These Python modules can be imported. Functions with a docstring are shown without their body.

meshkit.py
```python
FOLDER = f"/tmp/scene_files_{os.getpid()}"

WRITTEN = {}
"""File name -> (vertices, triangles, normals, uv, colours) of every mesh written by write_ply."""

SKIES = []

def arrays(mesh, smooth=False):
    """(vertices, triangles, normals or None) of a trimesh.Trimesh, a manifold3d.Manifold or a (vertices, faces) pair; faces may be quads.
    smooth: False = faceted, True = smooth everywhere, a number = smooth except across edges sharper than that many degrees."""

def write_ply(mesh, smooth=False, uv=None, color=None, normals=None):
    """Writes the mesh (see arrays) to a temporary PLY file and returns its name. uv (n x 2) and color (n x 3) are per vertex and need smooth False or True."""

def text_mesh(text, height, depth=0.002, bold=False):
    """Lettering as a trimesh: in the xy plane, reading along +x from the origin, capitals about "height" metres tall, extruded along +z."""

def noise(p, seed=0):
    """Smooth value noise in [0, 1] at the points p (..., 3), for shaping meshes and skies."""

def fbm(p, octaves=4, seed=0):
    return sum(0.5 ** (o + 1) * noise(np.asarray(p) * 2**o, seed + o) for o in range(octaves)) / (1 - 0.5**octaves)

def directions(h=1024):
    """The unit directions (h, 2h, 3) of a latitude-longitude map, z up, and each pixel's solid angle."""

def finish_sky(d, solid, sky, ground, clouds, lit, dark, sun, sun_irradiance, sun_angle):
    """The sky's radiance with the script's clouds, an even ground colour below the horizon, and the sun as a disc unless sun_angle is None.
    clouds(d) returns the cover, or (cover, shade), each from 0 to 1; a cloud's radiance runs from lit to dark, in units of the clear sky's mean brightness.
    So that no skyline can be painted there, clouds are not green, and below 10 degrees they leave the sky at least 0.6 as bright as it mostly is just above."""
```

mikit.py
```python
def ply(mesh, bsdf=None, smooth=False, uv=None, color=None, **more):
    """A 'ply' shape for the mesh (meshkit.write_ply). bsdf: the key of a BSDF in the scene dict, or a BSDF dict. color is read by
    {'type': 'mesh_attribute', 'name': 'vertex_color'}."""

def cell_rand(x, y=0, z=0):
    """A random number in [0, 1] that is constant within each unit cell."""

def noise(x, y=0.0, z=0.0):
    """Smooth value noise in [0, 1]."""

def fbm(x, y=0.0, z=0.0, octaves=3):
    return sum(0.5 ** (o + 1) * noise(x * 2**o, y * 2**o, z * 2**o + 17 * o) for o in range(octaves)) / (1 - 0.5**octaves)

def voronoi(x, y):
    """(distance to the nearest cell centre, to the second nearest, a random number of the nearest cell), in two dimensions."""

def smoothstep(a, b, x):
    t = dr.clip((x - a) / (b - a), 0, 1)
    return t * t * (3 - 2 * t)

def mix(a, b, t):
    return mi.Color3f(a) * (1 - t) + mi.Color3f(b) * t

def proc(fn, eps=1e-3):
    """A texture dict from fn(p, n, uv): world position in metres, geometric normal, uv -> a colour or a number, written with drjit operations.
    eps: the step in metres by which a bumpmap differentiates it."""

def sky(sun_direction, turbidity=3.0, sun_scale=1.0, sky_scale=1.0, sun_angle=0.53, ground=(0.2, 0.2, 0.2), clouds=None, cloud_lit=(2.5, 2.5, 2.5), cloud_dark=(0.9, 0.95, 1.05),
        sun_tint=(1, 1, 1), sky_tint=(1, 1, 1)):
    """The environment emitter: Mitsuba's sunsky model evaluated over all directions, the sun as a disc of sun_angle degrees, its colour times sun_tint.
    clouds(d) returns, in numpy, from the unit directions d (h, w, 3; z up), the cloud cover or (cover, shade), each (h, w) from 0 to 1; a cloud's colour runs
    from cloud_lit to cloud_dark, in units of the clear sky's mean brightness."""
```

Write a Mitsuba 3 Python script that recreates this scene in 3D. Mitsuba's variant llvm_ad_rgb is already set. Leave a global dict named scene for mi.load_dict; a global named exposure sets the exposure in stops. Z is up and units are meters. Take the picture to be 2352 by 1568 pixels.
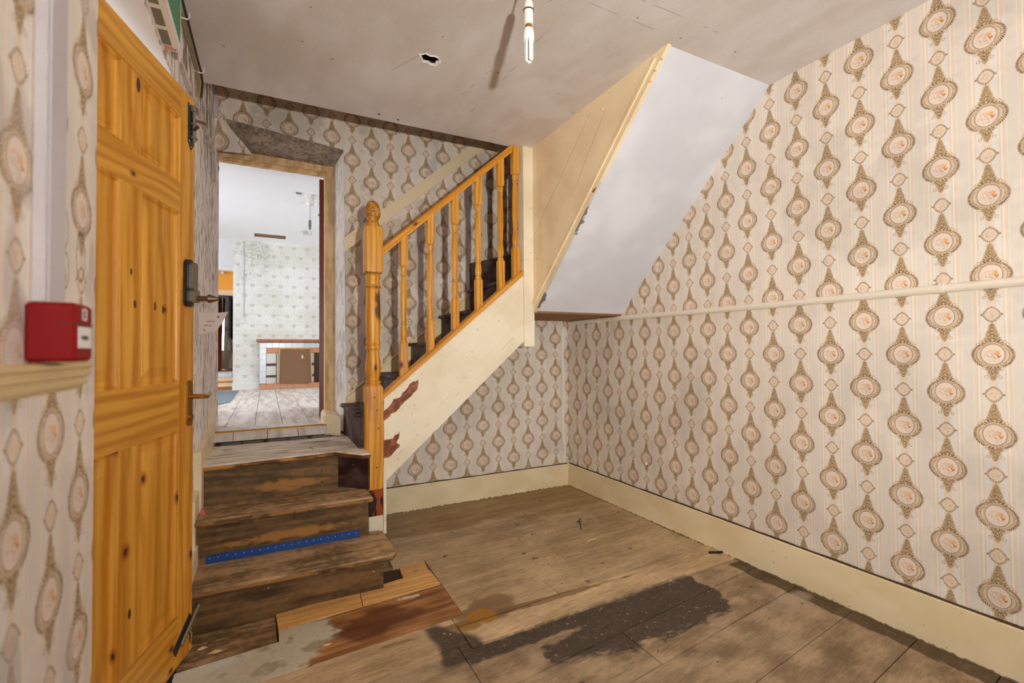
import math, random
import numpy as np
import trimesh
import drjit as dr
import mitsuba as mi
import manifold3d as m3
from shapely.geometry import Polygon, Point, LineString, box as sbox
import mikit, meshkit
from mikit import noise, fbm, voronoi, cell_rand, smoothstep, mix

T = mi.ScalarTransform4f
scene, labels = {}, {}
rng = random.Random(7)

# ------------------------------------------------------------------ camera, light, exposure
YAW, PITCH, ROLL, FPX = math.radians(27.4056), math.radians(1.09197), math.radians(-0.39245), 1087.79
EYE = 1.07
_fw = np.array([math.sin(YAW) * math.cos(PITCH), math.cos(YAW) * math.cos(PITCH), math.sin(PITCH)])
_r0 = np.array([math.cos(YAW), -math.sin(YAW), 0.0])
_u0 = np.cross(_r0, _fw)
_up = -_r0 * math.sin(ROLL) + _u0 * math.cos(ROLL)
scene['camera'] = {'type': 'thinlens', 'fov': math.degrees(2 * math.atan(1176 / FPX)), 'fov_axis': 'x', 'aperture_radius': 0.0034, 'focus_distance': 2.55, 'near_clip': 0.02, 'far_clip': 60.0,
                   'to_world': T().look_at(origin=[0, 0, EYE], target=[float(_fw[0]), float(_fw[1]), float(EYE + _fw[2])], up=[float(x) for x in _up])}
exposure = -0.06
FLASH_POS, FLASH_AIM, FLASH_POWER = np.array([0.175, -0.60, 1.12]), np.array([1.86, 2.40, 1.93]), (8500, 8300, 7600)
LAMP_POWER = (9.5, 4.8, 1.4)
WINDOW_REAR = (2.7, 3.9, 6.2)
WINDOW_NEXT = (7.8, 8.1, 8.7)
WINDOW_LOBBY = (6.0, 6.0, 6.0)
WINDOW_FAR = (10.0, 10.4, 11.0)


def lin(r, g, b):
    return [((c / 255 / 12.92) if c <= 10 else ((c / 255 + 0.055) / 1.055) ** 2.4) for c in (r, g, b)]


# ------------------------------------------------------------------ mesh helpers
def tm(v, f):
    return trimesh.Trimesh(np.asarray(v, float), np.asarray(f, int), process=False)


def cbox(x0, x1, y0, y1, z0, z1, b=0.0):
    x0, x1, y0, y1, z0, z1 = min(x0, x1), max(x0, x1), min(y0, y1), max(y0, y1), min(z0, z1), max(z0, z1)
    if b <= 0:
        return trimesh.creation.box(bounds=[[x0, y0, z0], [x1, y1, z1]])
    b = min(b, (x1 - x0) / 2.2, (y1 - y0) / 2.2, (z1 - z0) / 2.2)
    pts = []
    for x, sx in ((x0, 1), (x1, -1)):
        for y, sy in ((y0, 1), (y1, -1)):
            for z, sz in ((z0, 1), (z1, -1)):
                pts += [(x + sx * b, y + sy * b, z), (x + sx * b, y, z + sz * b), (x, y + sy * b, z + sz * b)]
    return trimesh.convex.convex_hull(np.array(pts))


def hullpts(pts):
    return trimesh.convex.convex_hull(np.array(pts, float))


def extrude(poly, depth, frame):
    """extrude a shapely polygon; frame = (origin, ex, ey, ez) columns for (x, y, depth)."""
    m = trimesh.creation.extrude_polygon(poly, depth, engine='earcut')
    o, ex, ey, ez = [np.asarray(a, float) for a in frame]
    v = o + m.vertices[:, :1] * ex + m.vertices[:, 1:2] * ey + m.vertices[:, 2:3] * ez
    f = m.faces
    if np.dot(np.cross(ex, ey), ez) < 0:
        f = f[:, ::-1]
    return tm(v, f)


def xz(poly, y0, y1):
    return extrude(poly, abs(y1 - y0), ((0, min(y0, y1), 0), (1, 0, 0), (0, 0, 1), (0, 1, 0)))


def yz(poly, x0, x1):
    return extrude(poly, abs(x1 - x0), ((min(x0, x1), 0, 0), (0, 1, 0), (0, 0, 1), (1, 0, 0)))


def xy(poly, z0, z1):
    return extrude(poly, abs(z1 - z0), ((0, 0, min(z0, z1)), (1, 0, 0), (0, 1, 0), (0, 0, 1)))


def P(*pts):
    return Polygon(pts)


def lathe(profile, cx=0, cy=0, n=28):
    """profile: (r, z) from bottom to top."""
    pr = np.array([(max(r, 1e-5), z) for r, z in profile])
    a = np.arange(n) * 2 * np.pi / n
    v = np.stack([np.outer(pr[:, 0], np.cos(a)) + cx, np.outer(pr[:, 0], np.sin(a)) + cy, np.repeat(pr[:, 1:2], n, 1)], -1).reshape(-1, 3)
    f = []
    for i in range(len(pr) - 1):
        for j in range(n):
            k = (j + 1) % n
            f += [(i * n + j, i * n + k, (i + 1) * n + k), (i * n + j, (i + 1) * n + k, (i + 1) * n + j)]
    v = np.vstack([v, [[cx, cy, pr[0, 1]], [cx, cy, pr[-1, 1]]]])
    b, t = len(v) - 2, len(v) - 1
    m = (len(pr) - 1) * n
    for j in range(n):
        k = (j + 1) % n
        f += [(b, k, j), (t, m + j, m + k)]
    return tm(v, f)


def tube(path, r, n=10):
    path = np.asarray(path, float)
    rr = np.full(len(path), r) if np.isscalar(r) else np.asarray(r, float)
    tan = np.gradient(path, axis=0)
    tan /= np.linalg.norm(tan, axis=1, keepdims=True)
    ref = np.array([0, 0, 1.0]) if abs(tan[0][2]) < 0.9 else np.array([1.0, 0, 0])
    rings = []
    a = np.arange(n) * 2 * np.pi / n
    for p, t, q in zip(path, tan, rr):
        x = np.cross(t, ref)
        x /= np.linalg.norm(x)
        y = np.cross(t, x)
        rings.append(p + q * (np.outer(np.cos(a), x) + np.outer(np.sin(a), y)))
        ref = -y if np.dot(-y, ref) > 0 else y
    v = np.vstack(rings)
    f = []
    for i in range(len(path) - 1):
        for j in range(n):
            k = (j + 1) % n
            f += [(i * n + j, (i + 1) * n + k, i * n + k), (i * n + j, (i + 1) * n + j, (i + 1) * n + k)]
    v = np.vstack([v, path[:1], path[-1:]])
    b, t, m = len(v) - 2, len(v) - 1, (len(path) - 1) * n
    for j in range(n):
        k = (j + 1) % n
        f += [(b, j, k), (t, m + k, m + j)]
    mm = tm(v, f)
    if mm.volume < 0:
        mm.invert()
    return mm


def cyl(p0, p1, r, n=20, r1=None):
    return tube([p0, p1], [r, r if r1 is None else r1], n)


def cat(*ms):
    out = []
    for m in ms:
        out += list(m) if isinstance(m, (list, tuple)) else [m]
    return trimesh.util.concatenate(out)


def man(m):
    mm = m.copy()
    mm.merge_vertices()
    return m3.Manifold(m3.Mesh(np.asarray(mm.vertices, np.float32), np.asarray(mm.faces, np.uint32)))


def unman(m):
    q = m.to_mesh()
    return tm(q.vert_properties[:, :3], q.tri_verts)


def sub(a, *bs):
    r = man(a)
    for b in bs:
        r = r - man(b)
    return unman(r)


def frame_map(m, o, ex, ey, ez=(0, 0, 1)):
    o, ex, ey, ez = [np.asarray(a, float) for a in (o, ex, ey, ez)]
    v = o + m.vertices[:, :1] * ex + m.vertices[:, 1:2] * ey + m.vertices[:, 2:3] * ez
    f = m.faces if np.dot(np.cross(ex, ey), ez) > 0 else m.faces[:, ::-1]
    return tm(v, f)


# ------------------------------------------------------------------ scene helpers
def fresh(name):
    if name not in scene and name not in labels and not any(k.startswith(name + '__') for k in scene):
        return name
    k = 1
    while True:
        q = f'{name}_{k:03d}'
        if q not in scene and q not in labels and not any(s.startswith(q + '__') for s in scene):
            return q
        k += 1


def put(name, mesh, bsdf, smooth=False, grain=None, seed=0.0, uv=None, parent=None, **more):
    """one shape entry; grain = unit vector along the wood grain gives uv = (along, across)."""
    key = fresh((parent + '__' + name) if parent else name)
    if grain is not None or uv is not None:
        if smooth not in (False, True):
            mesh = trimesh.graph.smooth_shade(mesh, angle=math.radians(smooth), facet_minarea=None)
            sm = True
        else:
            sm = smooth
            if not smooth:
                mesh = mesh.copy()
                mesh.unmerge_vertices()
        v = np.asarray(mesh.vertices)
        if uv is None:
            g = np.asarray(grain, float)
            g = g / np.linalg.norm(g)
            a = np.cross(g, [0.31, 0.77, 0.55])
            a /= np.linalg.norm(a)
            b = np.cross(g, a)
            uv = np.stack([v @ g + seed * 1.7, v @ a + 0.6 * (v @ b) + seed], 1)
        elif callable(uv):
            uv = uv(v)
        scene[key] = mikit.ply(mesh, bsdf, smooth=sm, uv=uv, **more)
    else:
        scene[key] = mikit.ply(mesh, bsdf, smooth=smooth, **more)
    return key


def tag(key, label=None, cat=None, group=None, kind=None):
    d = {}
    if label:
        d['label'] = label
    if cat:
        d['category'] = cat
    if group:
        d['group'] = group
    if kind:
        d['kind'] = kind
    labels[key] = d
    return key


def thing(name, label, cat, group=None, kind=None):
    return tag(fresh(name), label, cat, group, kind)


def struct(name, mesh, bsdf, label, cat, **kw):
    return tag(put(name, mesh, bsdf, **kw), label, cat, kind='structure')


# ------------------------------------------------------------------ materials
def princ(key, color, rough=0.6, metallic=0.0, spec=0.5, two=True, **more):
    c = {'type': 'rgb', 'value': color} if isinstance(color, (list, tuple)) else color
    b = {'type': 'principled', 'base_color': c, 'roughness': rough, 'metallic': metallic, 'specular': spec, **more}
    scene[key] = {'type': 'twosided', 'bsdf': b} if two else b
    return key


def diffuse(key, color, bump=None, scale=1.0):
    c = {'type': 'rgb', 'value': color} if isinstance(color, (list, tuple)) else color
    b = {'type': 'diffuse', 'reflectance': c}
    scene[key] = {'type': 'twosided', 'bsdf': b}
    return key


def sel(m, a, b):
    return dr.select(m, a, b)


def ell(x, y, cx, cy, rx, ry):
    return dr.sqrt(dr.square((x - cx) / rx) + dr.square((y - cy) / ry))


def soft(d, w):
    """1 inside (d<0), 0 outside, edge width w."""
    return 1 - smoothstep(-w, w, d)


def box2(x, y, x0, x1, y0, y1):
    """signed box distance."""
    dx = dr.abs(x - 0.5 * (x0 + x1)) - 0.5 * (x1 - x0)
    dy = dr.abs(y - 0.5 * (y0 + y1)) - 0.5 * (y1 - y0)
    return dr.maximum(dx, dy)


def pw(y, pts):
    """piecewise linear."""
    out = mi.Float(pts[0][1])
    for (a, va), (b, vb) in zip(pts[:-1], pts[1:]):
        t = dr.clip((y - a) / (b - a), 0, 1)
        out = sel(y >= a, va + (vb - va) * t, out)
    return out


def f_wallpaper(p, n, uv):
    onx = dr.abs(n.x) > 0.7
    right = onx & (p.x > 1)
    left = onx & (p.x <= 1)
    k0 = (p.y - 0.914) / 0.1253
    yw = p.y - 0.017 * dr.sin(math.pi * dr.clip(k0, 0, 11) / 11)
    under = (p.x > 0.6) & (p.z < 0.42 + 0.895 * (p.x - 0.58))
    u = sel(right, (yw - 0.914) / 0.1253, sel(left, (p.y - 0.901) / 0.1305, sel(under, (p.x - 1.90) / 0.1255, (p.x - 0.488) / 0.1228)))
    v = sel(right, (p.z - 1.046) / 0.2665, sel(left, (p.z - 1.34) / 0.2665, sel(under, (p.z - 0.781) / 0.2545, (p.z - 2.306) / 0.2600)))
    col = dr.floor(u + 0.5)
    s = (u - col) * 126.0
    s = sel(right, -s, s)
    vv = v + 0.5 * (col - 2 * dr.floor(col * 0.5))
    row = dr.floor(vv + 0.5)
    y = (vv - row) * 264.0
    a = dr.abs(s)
    jit = noise(p.x * 900, p.y * 900, p.z * 900)
    # stripes
    cool = mi.Color3f(*lin(224, 219, 212))
    peach = mi.Color3f(*lin(226, 208, 189))
    white = mi.Color3f(*lin(232, 225, 213))
    tex = mi.Color3f(*lin(221, 211, 200))
    c = mix(peach, cool, smoothstep(10.5, 12.5, a))
    c = mix(c, peach, smoothstep(27.5, 28.5, a))
    c = mix(c, white, smoothstep(32.5, 33.5, a))
    c = mix(c, peach, smoothstep(37, 38, a))
    grainy = tex * (0.93 + 0.14 * jit)
    c = mix(c, grainy, smoothstep(43, 45, a))
    c = mix(c, white, 0.6 * (smoothstep(47, 47.6, a) - smoothstep(49.4, 50, a)))
    # medallion backing
    body = soft(ell(a, y, 0, 0, 49, 43) - 1, 0.04)
    hwt = pw(y, [(30, 33), (44, 27), (55, 21), (64, 17), (70, 18), (80, 12), (90, 10), (97, 8), (104, 0)])
    hwb = pw(-y, [(28, 26), (40, 23), (50, 20), (58, 15), (66, 17), (74, 11), (84, 6), (90, 0)])
    top = (y > 30) & (y < 104) & (a < hwt)
    bot = (y < -28) & (y > -90) & (a < hwb)
    cream = mi.Color3f(*lin(222, 200, 170))
    c = mix(c, cream, body * 0.9)
    c = mix(c, mi.Color3f(*lin(212, 188, 152)), sel(top | bot, 0.85, 0.0))
    ink = mi.Float(0)
    # wreath
    yy = y + 2
    th = dr.atan2(yy, dr.maximum(a, 1e-3)) * (180 / math.pi)
    r = ell(a, yy, 0, 0, 54, 46)
    okw = (th > -58) & (th < 60)
    narrow = 1 - 0.35 * smoothstep(15, 60, th)
    q1 = (r - 0.925) / (0.105 * narrow)
    t1 = th / 6.6 + (r - 0.93) * 5.5
    t1 = t1 - dr.floor(t1)
    ink = sel(okw & (dr.abs(t1 - 0.5) < 0.40 * (1.05 - q1 * q1)), 1.0, ink)
    q2 = (r - 0.765) / (0.055 * narrow)
    t2 = th / 6.6 - (r - 0.765) * 5.5 + 0.3
    t2 = t2 - dr.floor(t2)
    ink = sel(okw & (dr.abs(t2 - 0.5) < 0.36 * (1.05 - q2 * q2)), 0.8, ink)
    # finials: stacked palmettes
    for (yk, hw, hh, sg) in ((31, 31, 19, 1), (47, 23, 17, 1), (61, 18, 15, 1), (73, 14, 14, 1), (84, 10.5, 12, 1), (93, 7.5, 11, 1), (-29, 25, 18, -1), (-44, 20, 17, -1), (-58, 14, 15, -1), (-69, 9.5, 19, -1)):
        ly = (y - yk) * sg
        rk = dr.sqrt(dr.square(a / hw) + dr.square(ly / hh))
        ph = dr.atan2(ly / hh, dr.maximum(a / hw, 1e-3)) * (180 / math.pi)
        fp_ = (ph + 12) / 25.7
        fp_ = dr.abs(fp_ - dr.floor(fp_) - 0.5)
        ins = (ly > -1.5) & (rk < 1.0)
        leaf = ins & (rk > 0.16) & (fp_ < 0.42 * (1.04 - rk * rk * rk * rk)) & (dr.abs(rk - 0.56) > 0.035)
        ink = sel(ins, 0.0, ink)
        ink = sel(leaf, 0.95, ink)
    for (cx, cy, rr, w) in ((29, 40, 5.2, 1.3), (37, 33, 4.2, 1.2), (17.5, -74, 4.3, 1.5), (12, 43, 5, 1.2), (21, -46, 4.5, 1.2)):
        d = dr.abs(ell(a, y, cx, cy, 1, 1) - rr)
        ink = dr.maximum(ink, 0.6 * soft(d - 0.7 * w, 0.35))
    # mini rosette
    ym = 132 - dr.abs(y)
    rm = 0.65 * ell(a, ym, 0, 0, 21.5, 24) + 0.35 * (a / 26 + ym / 29)
    thm = dr.atan2(ym, dr.maximum(a, 1e-3)) * (180 / math.pi)
    tm_ = thm / 15.0 + 0.5
    tm_ = tm_ - dr.floor(tm_)
    c = mix(c, mi.Color3f(*lin(226, 206, 183)), soft(rm - 0.97, 0.03))
    ink = sel((rm > 0.84) & (rm < 1.06) & (dr.abs(tm_ - 0.5) < 0.36), 0.85, ink)
    ink = sel((rm > 0.75) & (rm < 0.80), 0.35, ink)
    nz = noise(s * 0.45 + 31 * row, y * 0.45, 3.0)
    ink = sel((rm < 0.55) & (nz > 0.60), 0.38, ink)
    ink = sel(ell(a, ym, 25.5, 0, 2.6, 3.6) < 1, 0.9, ink)
    # colours of the ink
    inkc = mix(mi.Color3f(*lin(94, 66, 32)), mi.Color3f(*lin(152, 116, 70)), smoothstep(0.25, 0.8, noise(s * 0.22 + 5 * row, y * 0.22, 1.0)))
    c = mix(c, inkc, ink * 0.92)
    # oval
    e = ell(a, y, 0, 0, 29, 33)
    band = mi.Color3f(*lin(205, 182, 160)) * (0.9 + 0.2 * noise(th * 0.35, e * 3, 2.0))
    c = mix(c, band, soft(e - 1.22, 0.02) * 0.9)
    c = mix(c, mi.Color3f(*lin(150, 132, 120)), soft(e - 1.06, 0.02))
    c = mix(c, mi.Color3f(*lin(229, 211, 194)), soft(e - 0.99, 0.02))
    w = noise(s * 0.16 + 7, y * 0.16, 5.0)
    fl = e < 0.86
    w2 = noise(s * 0.33 + 3, y * 0.33, 8.0)
    for (fx_, fy0, rx_, ry_, col_, am) in ((-10, 10, 8.5, 4.5, (226, 176, 140), 0.8), (-3, 2, 7, 5, (232, 204, 186), 0.8), (-12, -6, 4.5, 3.5, (206, 168, 150), 0.7), (3, -10, 5, 4, (214, 170, 140), 0.6), (12, 2, 9, 8.5, (228, 168, 106), 0.9), (16, -7, 6.5, 5.5, (190, 120, 52), 0.9)):
        c = mix(c, mi.Color3f(*lin(*col_)), sel(fl, am * soft(ell(s, y, fx_, fy0, rx_, ry_) - 0.75 - 0.9 * (w2 - 0.5) - 0.3 * (w - 0.5), 0.12), 0.0))
    for (sx_, sy_, ex_, ey_) in ((-2, -3, 5, 14), (0, -4, 11, 15), (-6, -10, 2, -2), (-14, 0, -9, -12), (4, -16, 14, -13)):
        tl_ = math.hypot(ex_ - sx_, ey_ - sy_)
        tp = dr.clip(((s - sx_) * (ex_ - sx_) + (y - sy_) * (ey_ - sy_)) / tl_ ** 2, 0, 1)
        dd_ = dr.sqrt(dr.square(s - sx_ - tp * (ex_ - sx_)) + dr.square(y - sy_ - tp * (ey_ - sy_)))
        c = mix(c, mi.Color3f(*lin(140, 124, 98)), sel(fl, 0.55 * soft(dd_ - 0.55, 0.3), 0.0))
    d1, d2, idv = voronoi(s * 0.19 + 40, y * 0.19 + 40)
    c = mix(c, mi.Color3f(*lin(120, 104, 74)), sel(fl & (d1 < 0.17 + 0.12 * idv * 2.5) & (idv < 0.30) & (y < 14), 0.75, 0.0))
    # old paper: blotches with their own outline, faded strips at the far wall, tears
    st = fbm(p.x * 3.1 + 2, p.y * 3.1, p.z * 3.1, 4)
    c = c * (1 - 0.10 * smoothstep(0.56, 0.66, st))
    back = (dr.abs(n.y) > 0.7) & (~under)
    damp = fbm(p.x * 7, p.y * 7, p.z * 2.2, 3) + fbm(p.x * 40, p.y * 40, p.z * 40, 2) * 0.25
    c = c * (1 - sel(back, 0.20, 0.06) * smoothstep(0.63, 0.72, damp))
    # peeled white seam in the corner of the back wall
    seam = dr.abs(p.x - (2.105 + 0.02 * (noise(p.z * 7, 3, 0) - 0.5))) - 0.011
    c = mix(c, mi.Color3f(*lin(232, 228, 214)), sel(back | under, sel(dr.abs(n.y) > 0.7, soft(seam, 0.002) * sel(p.z < 1.25, 0.85, 0.0), 0.0), 0.0))
    # pen scribbles on the near left wall
    sc = dr.minimum(dr.abs(ell(p.y, p.z, 1.075, 1.285, 0.018, 0.035) - 1) * 0.02, dr.abs(ell(p.y, p.z, 1.077, 1.215, 0.022, 0.034) - 1) * 0.02)
    sc = dr.minimum(sc, dr.abs(ell(p.y, p.z, 1.158, 1.25, 0.022, 0.045) - 1) * 0.02)
    c = mix(c, mi.Color3f(*lin(70, 62, 52)), sel(left, 0.7 * soft(sc - 0.0016, 0.0006), 0.0))
    # grey scuffs
    gm = fbm(p.y * 9, p.z * 5, 7.0, 3)
    c = mix(c, mi.Color3f(*lin(176, 166, 160)), sel(left, 0.55 * smoothstep(0.60, 0.68, gm), 0.0))
    return c


princ('mat_wallpaper', mikit.proc(f_wallpaper), 0.62, spec=0.25)


def f_plaster(p, n, uv):
    b = fbm(p.x * 2.3, p.y * 2.3, p.z * 2.3, 4)
    s = fbm(p.x * 14 + 0.4 * p.y, p.y * 5, p.z * 5, 3)
    c = mix(mi.Color3f(*lin(194, 184, 176)), mi.Color3f(*lin(214, 208, 206)), smoothstep(0.30, 0.70, 0.7 * b + 0.3 * s))
    c = c * (0.96 + 0.08 * noise(p.x * 180, p.y * 180, p.z * 180))
    # hairline cracks in straight runs
    for (x0, y0, x1, y1) in ((1.039, 1.383, 1.371, 1.379), (1.205, 1.284, 1.40, 1.278), (0.885, 1.501, 0.918, 1.41), (0.969, 1.76, 0.993, 1.538), (1.521, 1.281, 1.60, 1.283), (0.843, 2.232, 0.903, 1.887), (0.953, 2.347, 0.969, 2.205), (0.975, 2.096, 0.983, 1.847), (0.50, 2.12, 0.62, 1.86)):
        L = math.hypot(x1 - x0, y1 - y0)
        ux, uy = (x1 - x0) / L, (y1 - y0) / L
        t = (p.x - x0) * ux + (p.y - y0) * uy
        d = dr.abs(-(p.x - x0) * uy + (p.y - y0) * ux + 0.008 * (noise(t * 9, x0 * 50, 0) - 0.5))
        br = noise(t * 26, y0 * 40, 1.0)
        c = mix(c, mi.Color3f(*lin(120, 106, 92)), sel((t > 0) & (t < L), 0.55 * soft(d - 0.0016, 0.0012) * smoothstep(0.42, 0.6, br), 0.0))
    d1, d2, rid = voronoi(p.x * 5.5, p.y * 5.5)
    c = mix(c, mi.Color3f(*lin(96, 78, 58)), sel((d1 + 0.05 * noise(p.x * 150, p.y * 150, 0) < 0.045) & (rid < 0.2), 0.7, 0.0))
    # a filled, repainted lighter patch
    pt = ell(p.x - 0.25 * (p.y - 2.1), p.y, 1.24, 2.08, 0.16, 0.16) - 1 + 1.5 * (fbm(p.x * 9, p.y * 9, 2.0, 4) - 0.5)
    c = mix(c, mi.Color3f(*lin(216, 211, 211)), 0.45 * soft(pt, 0.35))
    return c


princ('mat_ceiling', mikit.proc(f_plaster), 0.75, spec=0.15)


def f_whitepaint(p, n, uv):
    b = fbm(p.x * 4, p.y * 4, p.z * 4, 3)
    c = mix(mi.Color3f(*lin(206, 207, 213)), mi.Color3f(*lin(219, 220, 226)), smoothstep(0.35, 0.65, b))
    d1, d2, rid = voronoi(p.x * 9, p.y * 7)
    c = mix(c, mi.Color3f(*lin(160, 150, 140)), sel((d1 + 0.06 * noise(p.x * 200, p.y * 200, 0) < 0.045) & (rid < 0.16), 0.5, 0.0))
    # chipped arris along the left edge, with black mould at its foot
    edge = p.x - 1.473
    rag = edge - 0.014 - 0.014 * (fbm(p.y * 30, p.z * 30, 3.0, 3) - 0.45)
    c = mix(c, mi.Color3f(*lin(196, 188, 178)), 0.75 * soft(rag, 0.002))
    mold = ell(p.y, edge, 2.045, 0.0, 0.07, 0.02) - 1 + 2.0 * (fbm(p.x * 40, p.y * 40, p.z * 40, 3) - 0.45)
    c = mix(c, mi.Color3f(*lin(74, 66, 58)), 0.8 * soft(mold, 0.18))
    m2 = ell(p.y, edge, 2.46, 0.0, 0.05, 0.02) - 1 + 2.0 * (fbm(p.x * 40, p.y * 40, p.z * 40, 3) - 0.45)
    c = mix(c, mi.Color3f(*lin(70, 62, 54)), 0.8 * soft(m2, 0.18))
    return c


princ('mat_soffit', mikit.proc(f_whitepaint), 0.6, spec=0.2)


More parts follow.
